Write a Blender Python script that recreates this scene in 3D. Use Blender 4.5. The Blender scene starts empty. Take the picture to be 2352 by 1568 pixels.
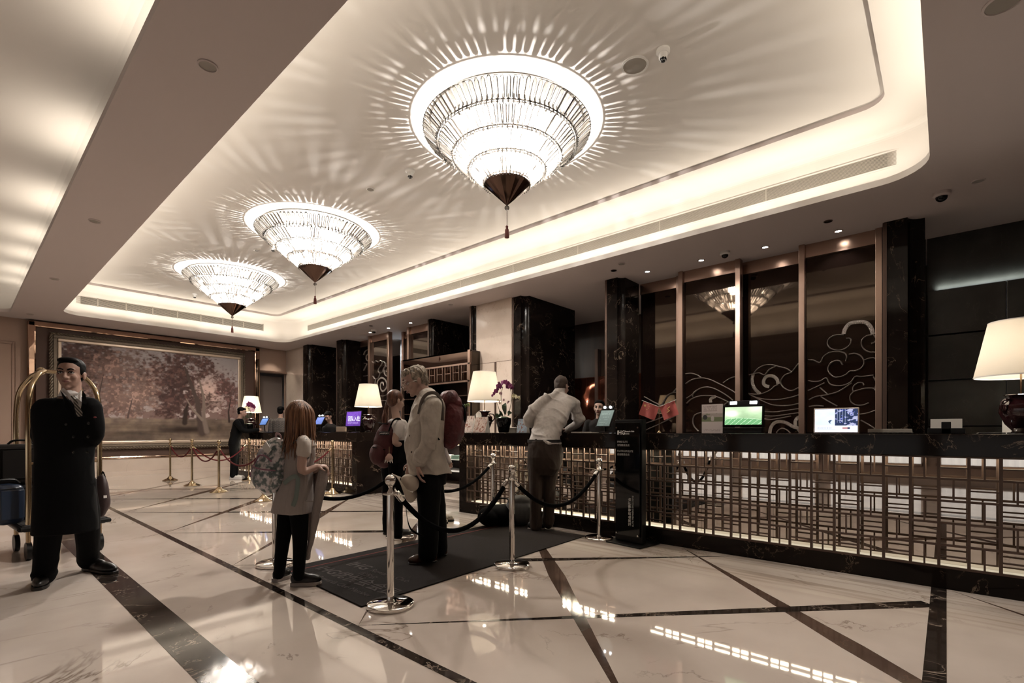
import bpy, bmesh, math, random
import numpy as np
from mathutils import Vector, Matrix, Euler
random.seed(7); np.random.seed(7)
SC = bpy.context.scene
COL = SC.collection
# ------------------------------------------------------------------ camera
F = 1132.0; CX = 1176.0; HY = 990.0; CAMH = 1.15; TH = math.radians(48.6)
FW = Vector((math.sin(TH), math.cos(TH), 0)); RT = Vector((math.cos(TH), -math.sin(TH), 0)); UP = Vector((0, 0, 1))
cam = bpy.data.cameras.new('camera'); camo = bpy.data.objects.new('camera', cam); COL.objects.link(camo)
camo.location = (0, 0, CAMH); camo.rotation_euler = (math.pi / 2, 0, -TH)
cam.sensor_width = 36; cam.lens = F / 2352 * 36; cam.shift_y = (HY - 784) / 2352; cam.clip_start = 0.05; cam.clip_end = 200
SC.camera = camo
# ------------------------------------------------------------------ colour management / world
SC.view_settings.view_transform = 'Standard'; SC.view_settings.look = 'None'
SC.view_settings.gamma = 1.0; SC.view_settings.use_curve_mapping = False
SC.view_settings.exposure = EXPO = 1.5
SC.cycles.max_bounces = 7; SC.cycles.diffuse_bounces = 3; SC.cycles.glossy_bounces = 4
SC.cycles.transmission_bounces = 5; SC.cycles.transparent_max_bounces = 14
SC.cycles.caustics_reflective = False; SC.cycles.caustics_refractive = False
SC.cycles.sample_clamp_indirect = 4.0
SC.cycles.use_denoising = True
W = bpy.data.worlds.new('world'); SC.world = W; W.use_nodes = True
W.node_tree.nodes['Background'].inputs[0].default_value = (0.5, 0.45, 0.4, 1)
W.node_tree.nodes['Background'].inputs[1].default_value = 0.02
WARM = (1.0, 0.90, 0.75); NEUT = (1.0, 0.95, 0.895); COOL = (0.86, 0.95, 1.0)

def area(name, loc, dirv, sx, sy, power, col=WARM, along=None, spread=180):
    l = bpy.data.lights.new(name, 'AREA'); l.shape = 'RECTANGLE'; l.size = sx; l.size_y = sy
    l.energy = power; l.color = col; l.spread = math.radians(spread)
    o = bpy.data.objects.new(name, l); COL.objects.link(o); o.location = loc
    z = -Vector(dirv).normalized(); x = Vector(along or (1, 0, 0)); y = z.cross(x).normalized(); x = y.cross(z).normalized()
    o.rotation_euler = Matrix((x, y, z)).transposed().to_euler()
    return o
def point(name, loc, power, col=WARM, r=0.05):
    l = bpy.data.lights.new(name, 'POINT'); l.energy = power; l.color = col; l.shadow_soft_size = r
    o = bpy.data.objects.new(name, l); COL.objects.link(o); o.location = loc; return o
def spot(name, loc, dirv, power, ang=70, col=NEUT, r=0.03):
    l = bpy.data.lights.new(name, 'SPOT'); l.energy = power; l.color = col; l.shadow_soft_size = r
    l.spot_size = math.radians(ang); l.spot_blend = 0.6
    o = bpy.data.objects.new(name, l); COL.objects.link(o); o.location = loc
    o.rotation_euler = Vector(dirv).to_track_quat('-Z', 'Y').to_euler(); return o
# tray geometry constants
ZS = 3.79; ZL = 3.86; ZR = 4.50; ZC = 4.55
LX0, LX1, LY0, LY1 = 1.60, 6.60, 0.12, 14.89
FO = 0.36
# hidden cove strips on the shelf behind the lip of the ceiling tray
CV = 1.9
area('cove_light', (LX1 + 0.10, 7.5, ZL + 0.05), (-0.12, 0, 1), LY1 - LY0 - 0.6, 0.05, CV * 14.2, WARM, (0, 1, 0))
area('cove_light', (4.1, LY1 + 0.10, ZL + 0.05), (0, -0.12, 1), 4.4, 0.05, CV * 4.4, WARM, (1, 0, 0))
area('cove_light', (LX0 - 0.10, 7.5, ZL + 0.05), (0.12, 0, 1), LY1 - LY0 - 0.6, 0.05, CV * 14.2, WARM, (0, 1, 0))
area('cove_light', (4.1, LY0 - 0.10, ZL + 0.05), (0, 0.12, 1), 4.4, 0.05, CV * 4.4, WARM, (1, 0, 0))
# lamps in the cove of the neighbouring tray, one per fitting, which is what scallops its ceiling
for i, (y, w) in enumerate([(-1.6, 1), (0.6, 1), (2.7, 1), (4.6, 1), (7.2, 1), (9.5, 1), (11.3, .8), (12.7, .7), (14.1, .7), (15.2, .5)]):
    area('cove_light', (0.96, y, ZS + 0.13), (-0.35, 0, 0.9), 1.0 * w, 0.05, 1.9 * w, WARM, (0, 1, 0))

# ------------------------------------------------------------------ node helpers
def mat(name, base=(.5, .5, .5), rough=.5, metal=0., **k):
    m = bpy.data.materials.new(name); m.use_nodes = True
    b = m.node_tree.nodes['Principled BSDF']
    b.inputs['Base Color'].default_value = (*base, 1); b.inputs['Roughness'].default_value = rough
    b.inputs['Metallic'].default_value = metal
    for kk, v in k.items():
        kk = {'spec': 'Specular IOR Level', 'coat': 'Coat Weight', 'trans': 'Transmission Weight', 'ior': 'IOR', 'alpha': 'Alpha',
              'sheen': 'Sheen Weight', 'es': 'Emission Strength', 'coatr': 'Coat Roughness', 'aniso': 'Anisotropic'}.get(kk, kk)
        if kk == 'ec': b.inputs['Emission Color'].default_value = (*v, 1)
        else: b.inputs[kk].default_value = v
    return m
def nd(m, t, **k):
    n = m.node_tree.nodes.new(t)
    for a, v in k.items():
        if a.startswith('i_'): n.inputs[a[2:].replace('_', ' ')].default_value = v
        else: setattr(n, a, v)
    return n
def lk(m, a, ao, b, bi): m.node_tree.links.new(a.outputs[ao], b.inputs[bi])
def ramp(m, stops):
    r = nd(m, 'ShaderNodeValToRGB'); e = r.color_ramp.elements
    while len(e) < len(stops): e.new(0.5)
    for x, (p, c) in zip(e, stops): x.position = p; x.color = (*c, 1) if len(c) == 3 else c
    return r
def coords(m, scale=(1, 1, 1), kind='Object'):
    tc = nd(m, 'ShaderNodeTexCoord'); mp = nd(m, 'ShaderNodeMapping'); mp.inputs['Scale'].default_value = scale
    lk(m, tc, kind, mp, 'Vector'); return mp
def bump(m, scale=40, strength=.2, sc=(1, 1, 1), detail=4, dist=0.01):
    mp = coords(m, sc); n = nd(m, 'ShaderNodeTexNoise', i_Scale=scale, i_Detail=detail); lk(m, mp, 'Vector', n, 'Vector')
    b = nd(m, 'ShaderNodeBump', i_Strength=strength, i_Distance=dist); lk(m, n, 'Fac', b, 'Height')
    lk(m, b, 'Normal', m.node_tree.nodes['Principled BSDF'], 'Normal'); return m
def mottle(m, c1, c2, scale=6, sc=(1, 1, 1), detail=5, lo=.35, hi=.65):
    mp = coords(m, sc); n = nd(m, 'ShaderNodeTexNoise', i_Scale=scale, i_Detail=detail); lk(m, mp, 'Vector', n, 'Vector')
    r = ramp(m, [(lo, c1), (hi, c2)]); lk(m, n, 'Fac', r, 'Fac')
    lk(m, r, 'Color', m.node_tree.nodes['Principled BSDF'], 'Base Color'); return m
def marble(name, c1, c2, vein, rough=.08, scale=1.6, width=.018, vs=1.2, dist=1.6, amt=1.0, spec=.5):
    m = mat(name, c1, rough, spec=spec); bs = m.node_tree.nodes['Principled BSDF']
    mp = coords(m)
    n1 = nd(m, 'ShaderNodeTexNoise', i_Scale=scale, i_Detail=6); lk(m, mp, 'Vector', n1, 'Vector')
    r1 = ramp(m, [(.35, c1), (.68, c2)]); lk(m, n1, 'Fac', r1, 'Fac')
    n2 = nd(m, 'ShaderNodeTexNoise', i_Scale=vs, i_Detail=7, i_Distortion=dist, i_Roughness=.6); lk(m, mp, 'Vector', n2, 'Vector')
    r2 = ramp(m, [(.5 - width, (0, 0, 0)), (.5, (1, 1, 1)), (.5 + width, (0, 0, 0))]); lk(m, n2, 'Fac', r2, 'Fac')
    n3 = nd(m, 'ShaderNodeTexNoise', i_Scale=scale * 1.7, i_Detail=2); lk(m, mp, 'Vector', n3, 'Vector')
    r3 = ramp(m, [(.45, (0, 0, 0)), (.65, (amt, amt, amt))]); lk(m, n3, 'Fac', r3, 'Fac')
    mu = nd(m, 'ShaderNodeMath', operation='MULTIPLY'); lk(m, r2, 'Color', mu, 0); lk(m, r3, 'Color', mu, 1)
    mx = nd(m, 'ShaderNodeMix', data_type='RGBA'); lk(m, mu, 0, mx, 'Factor')
    lk(m, r1, 'Color', mx, 6); mx.inputs[7].default_value = (*vein, 1); lk(m, mx, 2, bs, 'Base Color')
    return m
M = {}
M['floor'] = marble('beige_marble', (.52, .44, .385), (.66, .575, .51), (.22, .165, .13), .035, 1.1, .006, .55, 1.1, .9, .7)
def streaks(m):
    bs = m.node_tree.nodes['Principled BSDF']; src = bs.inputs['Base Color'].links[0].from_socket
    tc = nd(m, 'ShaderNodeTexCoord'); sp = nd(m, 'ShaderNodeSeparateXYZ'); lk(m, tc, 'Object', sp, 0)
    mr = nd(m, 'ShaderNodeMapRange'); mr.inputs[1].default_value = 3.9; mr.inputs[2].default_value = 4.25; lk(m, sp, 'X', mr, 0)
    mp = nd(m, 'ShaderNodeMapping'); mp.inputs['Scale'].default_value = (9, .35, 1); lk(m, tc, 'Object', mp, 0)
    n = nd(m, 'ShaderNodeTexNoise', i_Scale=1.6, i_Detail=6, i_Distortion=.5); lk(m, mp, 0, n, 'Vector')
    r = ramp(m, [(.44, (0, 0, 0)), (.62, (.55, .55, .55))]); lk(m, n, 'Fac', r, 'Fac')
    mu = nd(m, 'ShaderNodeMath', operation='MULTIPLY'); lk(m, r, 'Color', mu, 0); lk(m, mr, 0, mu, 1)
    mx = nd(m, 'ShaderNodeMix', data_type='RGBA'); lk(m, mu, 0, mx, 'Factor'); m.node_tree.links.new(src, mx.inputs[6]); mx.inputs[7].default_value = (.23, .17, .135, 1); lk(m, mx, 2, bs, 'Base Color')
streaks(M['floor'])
M['strip'] = marble('black_strip_marble', (.012, .009, .008), (.03, .022, .018), (.38, .30, .24), .07, 3.5, .02, 3.2, 2.2, 1.0)
M['strip_b'] = marble('brown_strip_marble', (.065, .040, .030), (.11, .070, .052), (.14, .10, .08), .08, 3.0, .02, 2.6, 2.2, .5)
M['black'] = marble('black_gold_marble', (.006, .004, .0035), (.013, .009, .007), (.30, .22, .16), .07, 2.0, .006, 1.3, 2.4, .8, .13)
M['beigewall'] = marble('cream_marble_wall', (.50, .41, .34), (.62, .52, .44), (.35, .26, .2), .045, 1.2, .006, .9, 1.5, .6, .9)
M['greystone'] = marble('dark_stone', (.026, .026, .021), (.045, .044, .037), (.08, .075, .06), .30, 3.0, .008, 1.4, 1.5, .6)
M['ceil'] = mat('white_plaster', (.74, .70, .66), .85); bump(M['ceil'], 180, .05)
M['soffit'] = mat('taupe_plaster', (.62, .545, .525), .85); bump(M['soffit'], 180, .05)
M['plaster_dark'] = mat('dark_plaster', (.05, .04, .037), .8)
M['bronze'] = mat('brushed_bronze', (.36, .25, .20), .28, .95); bump(M['bronze'], 60, .05, (1, 1, 12))
M['bronze_d'] = mat('dark_bronze_bars', (.10, .066, .052), .36, .75)
M['bronze_panel'] = mat('bronze_panel', (.46, .31, .24), .22, .9); bump(M['bronze_panel'], 60, .04, (1, 12, 1))
M['mirror'] = mat('clear_mirror', (.78, .74, .70), .015, 1.0)
M['mirror_dark'] = mat('dark_tint_mirror', (.17, .12, .10), .03, 1.0)
M['mirror_b'] = mat('bronze_tint_mirror', (.55, .38, .29), .03, 1.0)
M['glass_d'] = mat('dark_brown_glass', (.004, .0022, .0018), .03, 0, ior=1.62)
M['glass_d'].node_tree.nodes['Principled BSDF'].inputs['Specular Tint'].default_value = (1, .78, .6, 1)
M['inlay'] = mat('crystal_inlay', (.30, .25, .215), .28, .7); bump(M['inlay'], 70, 1.0, dist=.03)
M['chrome'] = mat('polished_steel', (.72, .69, .66), .06, 1.0)
M['brass'] = mat('polished_brass', (.50, .39, .25), .12, 1.0)
M['brass_d'] = mat('aged_brass', (.42, .30, .18), .2, 1.0)
M['blackmetal'] = mat('black_metal', (.005, .005, .005), .35, spec=.3)
M['blackgloss'] = mat('black_gloss', (.003, .003, .003), .06, spec=.4)
M['velvet'] = mat('black_velvet', (.004, .004, .0045), .95, spec=.02)
M['redrope'] = mat('red_velvet', (.085, .008, .010), .8, spec=.2)
M['wallpaper'] = mat('tan_wallcover', (.37, .26, .205), .7, spec=.2); bump(M['wallpaper'], 300, .08)
M['leather'] = mat('brown_padded_leather', (.085, .050, .038), .5, spec=.2); bump(M['leather'], 120, .1)
M['wooddark'] = mat('dark_wood', (.040, .024, .018), .3); mottle(M['wooddark'], (.025, .014, .010), (.06, .035, .024), 3, (1, 1, .12))
M['mat'] = mat('grey_entrance_mat', (.045, .034, .032), .95, spec=.1); mottle(M['mat'], (.010, .0075, .007), (.017, .013, .012), 160)
M['matline'] = mat('mat_red_line', (.11, .035, .03), .95, spec=.1)
M['matprint'] = mat('mat_print', (.060, .052, .05), .95, spec=.1)
M['white'] = mat('white_paint', (.8, .78, .75), .4)
M['grille'] = mat('grille_metal', (.33, .30, .26), .5); M['void'] = mat('dark_void', (.004, .004, .004), .9)
M['red'] = mat('red_fabric', (.30, .05, .05), .6); M['paper'] = mat('paper', (.72, .68, .63), .6)
def emis(name, c, s):
    m = mat(name, (0, 0, 0), .5, ec=c, es=s); return m
M['bulb'] = emis('lit_bulb', (1, .94, .85), 14)
M['downlamp'] = emis('lit_downlight', (1, .95, .86), 12)
M['ledwhite'] = emis('lit_led', (.95, .98, 1), 4)

# ------------------------------------------------------------------ geometry helpers
def B(): return bmesh.new()
def box(bm, x0, x1, y0, y1, z0, z1):
    r = bmesh.ops.create_cube(bm, size=1)
    bmesh.ops.transform(bm, verts=r['verts'], matrix=Matrix.Translation(((x0 + x1) / 2, (y0 + y1) / 2, (z0 + z1) / 2)) @ Matrix.Diagonal((abs(x1 - x0), abs(y1 - y0), abs(z1 - z0), 1)))
    return r['verts']
def obox(bm, c, ax, hs):
    """box with centre c, axis matrix rows ax (3 vectors), half sizes hs"""
    r = bmesh.ops.create_cube(bm, size=2)
    a = [Vector(v) for v in ax]
    m = Matrix(((a[0].x * hs[0], a[1].x * hs[1], a[2].x * hs[2], c[0]), (a[0].y * hs[0], a[1].y * hs[1], a[2].y * hs[2], c[1]), (a[0].z * hs[0], a[1].z * hs[1], a[2].z * hs[2], c[2]), (0, 0, 0, 1)))
    bmesh.ops.transform(bm, verts=r['verts'], matrix=m); return r['verts']
def lathe(bm, prof, c=(0, 0, 0), seg=24, cap=True):
    c = Vector(c); rings = []
    for r, z in prof:
        rings.append([bm.verts.new(c + Vector((r * math.cos(2 * math.pi * i / seg), r * math.sin(2 * math.pi * i / seg), z))) for i in range(seg)])
    for a, b in zip(rings, rings[1:]):
        for i in range(seg):
            bm.faces.new((a[i], a[(i + 1) % seg], b[(i + 1) % seg], b[i]))
    if cap:
        bm.faces.new(rings[0][::-1]); bm.faces.new(rings[-1])
    return bm
def frame_of(d):
    d = d.normalized(); u = Vector((0, 0, 1)) if abs(d.z) < .95 else Vector((1, 0, 0))
    a = d.cross(u).normalized(); return a, a.cross(d).normalized()
def tube(bm, pts, rad, seg=10, flat=1.0, cap=True, up=None):
    pts = [Vector(p) for p in pts]
    if not hasattr(rad, '__len__'): rad = [rad] * len(pts)
    rings = []; pa = None
    for i, p in enumerate(pts):
        d = (pts[min(i + 1, len(pts) - 1)] - pts[max(i - 1, 0)])
        if d.length < 1e-9: d = Vector((0, 0, 1))
        if up is not None:
            b = Vector(up); a = d.normalized().cross(b).normalized()
        elif pa is None: a, b = frame_of(d)
        else:
            a = (pa - d.normalized() * pa.dot(d.normalized())).normalized(); b = a.cross(d.normalized())
        pa = a
        rings.append([bm.verts.new(p + a * rad[i] * math.cos(2 * math.pi * k / seg) + b * rad[i] * flat * math.sin(2 * math.pi * k / seg)) for k in range(seg)])
    for q, w in zip(rings, rings[1:]):
        for i in range(seg): bm.faces.new((q[i], q[(i + 1) % seg], w[(i + 1) % seg], w[i]))
    if cap: bm.faces.new(rings[0][::-1]); bm.faces.new(rings[-1])
def cr(pts, n=6):
    P = [Vector(p) for p in pts]; P = [P[0] * 2 - P[1]] + P + [P[-1] * 2 - P[-2]]; out = []
    for i in range(1, len(P) - 2):
        for k in range(n):
            t = k / n; a, b, c, d = P[i - 1], P[i], P[i + 1], P[i + 2]
            out.append(0.5 * ((2 * b) + (c - a) * t + (2 * a - 5 * b + 4 * c - d) * t * t + (3 * b - a - 3 * c + d) * t ** 3))
    out.append(P[-2]); return out
def ell(bm, c, r, ax=None, seg=20):
    q = bmesh.ops.create_uvsphere(bm, u_segments=seg, v_segments=max(8, seg * 2 // 3), radius=1)
    a = [Vector(v) for v in (ax or ((1, 0, 0), (0, 1, 0), (0, 0, 1)))]
    m = Matrix(((a[0].x * r[0], a[1].x * r[1], a[2].x * r[2], c[0]), (a[0].y * r[0], a[1].y * r[1], a[2].y * r[2], c[1]), (a[0].z * r[0], a[1].z * r[1], a[2].z * r[2], c[2]), (0, 0, 0, 1)))
    bmesh.ops.transform(bm, verts=q['verts'], matrix=m); return q['verts']
def mesh_of(bm, name, smooth=True):
    bmesh.ops.recalc_face_normals(bm, faces=bm.faces)
    me = bpy.data.meshes.new(name); bm.to_mesh(me); bm.free()
    if smooth:
        me.shade_smooth(); 
        try: me.set_sharp_from_angle(angle=math.radians(40))
        except Exception: pass
    return me
def part(name, bm, m, parent=None, smooth=True, bev=0, kind=None, label=None, local=False):
    me = bm if isinstance(bm, bpy.types.Mesh) else mesh_of(bm, name, smooth)
    if m is not None and not me.materials: me.materials.append(M[m] if isinstance(m, str) else m)
    o = bpy.data.objects.new(name, me); COL.objects.link(o)
    if parent is not None:
        o.parent = parent
        if not local:
            t = Vector((0, 0, 0)); p = parent
            if p.get('_l') is not None: t = Vector(p['_l'])
            if p.type == 'EMPTY': o.matrix_parent_inverse = Matrix.Translation(-t)
    if bev:
        b = o.modifiers.new('bevel', 'BEVEL'); b.width = bev; b.segments = 2; b.limit_method = 'ANGLE'
    if kind: o['kind'] = kind
    if label: o['label'] = label
    return o
def thing(name, label, cat, loc=(0, 0, 0), group=None):
    o = bpy.data.objects.new(name, None); COL.objects.link(o); o.location = loc; o['_l'] = list(loc)
    o.empty_display_size = .1
    o['label'] = label; o['category'] = cat
    if group: o['group'] = group
    return o
def tag(o, label, cat, group=None):
    o['label'] = label; o['category'] = cat
    if group: o['group'] = group
    return o
def struct(name, bm, m, parent=None, smooth=True, bev=0):
    o = part(name, bm, m, parent, smooth, bev)
    if parent is None: o['kind'] = 'structure'
    return o
def copy_tree(o, parent=None, loc=None):
    c = o.copy(); COL.objects.link(c)
    if parent is not None: c.parent = parent
    if loc is not None: c.location = loc; c['_l'] = list(loc)
    for ch in list(o.children): copy_tree(ch, c)
    return c
def at(px, py, z=None, X=None, Y=None, d=None):
    r = FW + RT * ((px - CX) / F) + UP * ((HY - py) / F)
    if z is not None: t = (z - CAMH) / r.z
    elif X is not None: t = X / r.x
    elif Y is not None: t = Y / r.y
    else: t = d
    return Vector((0, 0, CAMH)) + r * t
def slabquad(bm, pts, z0, z1):
    lo = [bm.verts.new((p[0], p[1], z0)) for p in pts]; hi = [bm.verts.new((p[0], p[1], z1)) for p in pts]
    bm.faces.new(hi); bm.faces.new(lo[::-1]); n = len(pts)
    for i in range(n): bm.faces.new((lo[i], lo[(i + 1) % n], hi[(i + 1) % n], hi[i]))
def text(body, size, m, origin, xdir, ydir, parent, name='lettering', align='LEFT', depth=.001, bold=0.0, label=None):
    cu = bpy.data.curves.new('t', 'FONT'); cu.body = body; cu.size = size; cu.align_x = align; cu.extrude = depth; cu.offset = bold
    cu.resolution_u = 2
    to = bpy.data.objects.new('t', cu); COL.objects.link(to)
    bpy.context.view_layer.update()
    dg = bpy.context.evaluated_depsgraph_get(); me = bpy.data.meshes.new_from_object(to.evaluated_get(dg))
    bpy.data.objects.remove(to); bpy.data.curves.remove(cu)
    x = Vector(xdir).normalized(); y = Vector(ydir).normalized(); z = x.cross(y)
    me.transform(Matrix(((x.x, y.x, z.x, origin[0]), (x.y, y.y, z.y, origin[1]), (x.z, y.z, z.z, origin[2]), (0, 0, 0, 1))))
    me.materials.clear(); me.materials.append(M[m] if isinstance(m, str) else m)
    return part(name, me, None, parent, label=label)
def gridpic(name, O, U, V, nu, nv, colfn, mname, rough=.6, parent=None, es=0):
    """flat picture: grid of quads whose colours come from a numpy function of (u, v) in 0..1"""
    O, U, V = Vector(O), Vector(U), Vector(V)
    u, v = np.meshgrid(np.linspace(0, 1, nu + 1), np.linspace(0, 1, nv + 1))
    P = np.array(O)[None, :] + u.reshape(-1, 1) * np.array(U)[None, :] + v.reshape(-1, 1) * np.array(V)[None, :]
    idx = np.arange((nu + 1) * (nv + 1)).reshape(nv + 1, nu + 1)
    Q = np.stack([idx[:-1, :-1], idx[:-1, 1:], idx[1:, 1:], idx[1:, :-1]], -1).reshape(-1, 4)
    me = bpy.data.meshes.new(name); me.from_pydata(P.tolist(), [], Q.tolist())
    c = np.clip(colfn(u.reshape(-1), v.reshape(-1)), 0, 1)
    ca = me.color_attributes.new('col', 'FLOAT_COLOR', 'POINT')
    ca.data.foreach_set('color', np.concatenate([c, np.ones((len(c), 1))], 1).astype(np.float32).reshape(-1))
    m = mat(mname, (0, 0, 0), rough, spec=.12); a = nd(m, 'ShaderNodeAttribute', attribute_name='col'); b = m.node_tree.nodes['Principled BSDF']
    if es: lk(m, a, 'Color', b, 'Emission Color'); b.inputs['Emission Strength'].default_value = es
    else: lk(m, a, 'Color', b, 'Base Color')
    me.materials.append(m)
    return part(name, me, None, parent)
def vnoise(u, v, f, seed=0):
    rs = np.random.RandomState(seed); n = 64; g = rs.rand(n, n)
    x, y = u * f, v * f; xi, yi = np.floor(x).astype(int), np.floor(y).astype(int); fx, fy = x - xi, y - yi
    fx, fy = fx * fx * (3 - 2 * fx), fy * fy * (3 - 2 * fy); xi %= n; yi %= n; xj, yj = (xi + 1) % n, (yi + 1) % n
    return (g[yi, xi] * (1 - fx) + g[yi, xj] * fx) * (1 - fy) + (g[yj, xi] * (1 - fx) + g[yj, xj] * fx) * fy
def fbm(u, v, f, seed=0, o=4):
    s = 0; a = .5
    for k in range(o): s = s + a * vnoise(u, v, f * 2 ** k, seed + k); a *= .5
    return s / (1 - .5 ** o)
# ================================================================== room shell
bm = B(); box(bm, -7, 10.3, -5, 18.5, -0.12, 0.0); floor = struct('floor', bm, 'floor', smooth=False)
def strip(pts, m, h=.0015):
    bm = B(); slabquad(bm, pts, -0.004, h); return part('inlay_strip', bm, m, floor, smooth=False)
strip([(.74, -5), (.925, -5), (.925, 16.2), (.74, 16.2)], 'strip')
strip([(1.525, -5), (1.583, -5), (1.583, 16.2), (1.525, 16.2)], 'strip')
strip([(1.583, .0), (4.88, .0), (4.88, .085), (1.583, .085)], 'strip')
def spindle(x0, y0, x1, y1, w, m, w1=0.0, h=.0012):
    a = Vector((x0, y0)); b = Vector((x1, y1)); d = (b - a).normalized(); n = Vector((-d.y, d.x)); c = a.lerp(b, .5)
    if w1: strip([a, b - n * w1, b + n * w1], m, h)
    else: strip([a, c - n * w, b, c + n * w], m, h)
nodes = [(-5.2, 0, 1.0), (-3.2, .95, 1.0), (-1.2, .95, .994), (.72, .95, 1.01), (2.61, 0, 1.03), (4.59, .985, 1.06), (6.62, 1.05, 1.12), (8.72, 1.06, 1.16), (10.82, 1.07, 1.16), (12.95, 1.08, 0)]
for i, (y, s, dd) in enumerate(nodes):
    if dd: spindle(1.585, y, 4.76, y + dd * 3.17, .066, 'strip_b', h=.0010)
    if s: spindle(1.585, y, 4.76, y - s * 3.17, .060, 'strip', h=.0014)
spindle(1.585, 2.615, 4.30, .087, .06, 'strip', w1=.06)
# perimeter walls
bm = B(); box(bm, -7.2, 10.3, 16.3, 16.6, 0, 4.9)
wb = None
# back wall pieces (around the doorway)
bm = B(); box(bm, -7.2, 6.38, 16.3, 16.5, 0, 4.8); box(bm, 6.38, 7.27, 16.3, 16.5, 3.03, 4.8); box(bm, 7.27, 10.4, 16.3, 16.5, 0, 4.8)
wall_back = struct('wall_back', bm, 'wallpaper', smooth=False)
bm = B(); box(bm, 6.3, 8.2, 18.3, 18.5, 0, 4.0); box(bm, 6.2, 6.38, 16.5, 18.5, 0, 4); box(bm, 8.2, 8.3, 16.5, 18.5, 0, 4); box(bm, 6.2, 8.3, 16.5, 18.5, 3.8, 4.0)
part('corridor_wall', bm, mat('corridor_paint', (.30, .27, .26), .6), wall_back, smooth=False)
spot('corridor_light', (7.2, 17.3, 3.7), (0.1, -.1, -1), 14, 100, COOL)
spot('wall_downlight', (6.75, 15.85, 3.75), (0, .15, -1), 14, 80, WARM, .04)
# door frame and panelling of the back wall
bm = B(); box(bm, 6.34, 6.39, 16.24, 16.36, 0, 3.06); box(bm, 7.26, 7.30, 16.24, 16.36, 0, 3.06); box(bm, 6.34, 7.30, 16.24, 16.36, 3.03, 3.08)
struct('door_1', bm, 'bronze', smooth=False)
bm = B()   # door leaf standing open inside the corridor
obox(bm, (7.02, 17.0, 1.5), (Vector((1, .12, 0)).normalized(), Vector((-.12, 1, 0)).normalized(), UP), (.42, .02, 1.48)); part('door_leaf', bm, mat('taupe_door', (.25, .20, .175), .5), bpy.data.objects['door_1'], smooth=False)
tr = B()
for (a, b_, z0, z1) in [(-1.2, .98, .55, 3.25)]:
    for o_ in (0, .055):
        box(tr, a + o_, b_ - o_, 16.28, 16.305, z1 - o_ - .018, z1 - o_); box(tr, a + o_, b_ - o_, 16.28, 16.305, z0 + o_, z0 + o_ + .018)
        box(tr, a + o_, a + o_ + .018, 16.28, 16.305, z0 + o_, z1 - o_); box(tr, b_ - o_ - .018, b_ - o_, 16.28, 16.305, z0 + o_, z1 - o_)
part('panel_moulding', tr, 'wallpaper', wall_back, smooth=False)
bm = B(); box(bm, -7, 1.15, 16.22, 16.3, 0, .22); struct('baseboard_back', bm, 'beigewall', smooth=False)
bm = B(); box(bm, 7.25, 7.5, 14.86, 16.3, 0, 3.8); struct('wall_alcove', bm, 'beigewall', smooth=False)
bm = B(); box(bm, -7.2, -7, -5, 16.3, 0, 4.8); wl = struct('wall_left', bm, 'wallpaper', smooth=False)
bm = B(); box(bm, -7.2, 10.4, -5.2, -5, 0, 4.8); struct('wall_front', bm, 'wallpaper', smooth=False)
bm = B(); box(bm, 10.26, 10.4, -5, 16.3, 0, 4.8); struct('wall_right', bm, 'wooddark', smooth=False)
# entrance windows behind the photographer; pleated sheer curtains emit in place of daylight
cm = mat('glowing_curtain', (.8, .78, .74), .8, ec=(1, .97, .93), es=.21)
for i, y0 in enumerate((-4.4, -2.0, .4, 2.8, 5.2, 7.6)):
    bm = B(); fx = -6.98
    for a, b_, c, d in ((y0, y0 + .08, .25, 1.12), (y0 + 2.12, y0 + 2.2, .25, 1.12), (y0, y0 + 2.2, .25, .33), (y0, y0 + 2.2, 1.04, 1.12), (y0 + 1.06, y0 + 1.14, .3, 1.1)):
        box(bm, fx, fx + .08, a, b_, c, d)
    wn = struct('window_%d' % (i + 1), bm, 'bronze', smooth=False)
    bm = B(); n = 60; vs = []
    for k in range(n + 1):
        y = y0 + .1 + 2.0 * k / n; x = fx + .12 + .02 * math.sin(k * 1.3)
        vs.append((bm.verts.new((x, y, .3)), bm.verts.new((x, y, 1.05))))
    for a, b_ in zip(vs, vs[1:]): bm.faces.new((a[0], b_[0], b_[1], a[1]))
    part('curtain', bm, cm, wn)
# ------------------------------------------------------------------ ceiling with the raised tray
def rr(x0, x1, y0, y1, r, z, n=8):
    out = []
    for cx, cy, a0 in ((x1 - r, y1 - r, 0), (x0 + r, y1 - r, 90), (x0 + r, y0 + r, 180), (x1 - r, y0 + r, 270)):
        for k in range(n + 1):
            a = math.radians(a0 + 90 * k / n); out.append((cx + r * math.cos(a), cy + r * math.sin(a), z))
    return out
def loopsheet(bm, loops):
    es = []
    for L in loops:
        vs = [bm.verts.new(p) for p in L]
        es += [bm.edges.new((vs[i], vs[(i + 1) % len(vs)])) for i in range(len(vs))]
    bmesh.ops.triangle_fill(bm, use_beauty=True, use_dissolve=False, edges=es)
def band(bm, A, Bq):
    a = [bm.verts.new(p) for p in A]; b = [bm.verts.new(p) for p in Bq]; n = len(a)
    for i in range(n): bm.faces.new((a[i], a[(i + 1) % n], b[(i + 1) % n], b[i]))
rect = lambda x0, x1, y0, y1, z: [(x0, y0, z), (x1, y0, z), (x1, y1, z), (x0, y1, z)]
lip = lambda z, o=0: rr(LX0 - o, LX1 + o, LY0 - o, LY1 + o, .42 + o, z)
inner = lambda z: rr(1.92, 6.30, .46, 14.70, .20, z)
llip = lambda z, o=0: rr(-6.2 - o, .84 + o, -4.4 - o, 15.72 + o, .3 + o, z)
bm = B(); loopsheet(bm, [rect(-7, 10.3, -5, 16.35, ZS), lip(ZS), llip(ZS)])
ceiling = struct('ceiling', bm, 'soffit', smooth=False)
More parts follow.
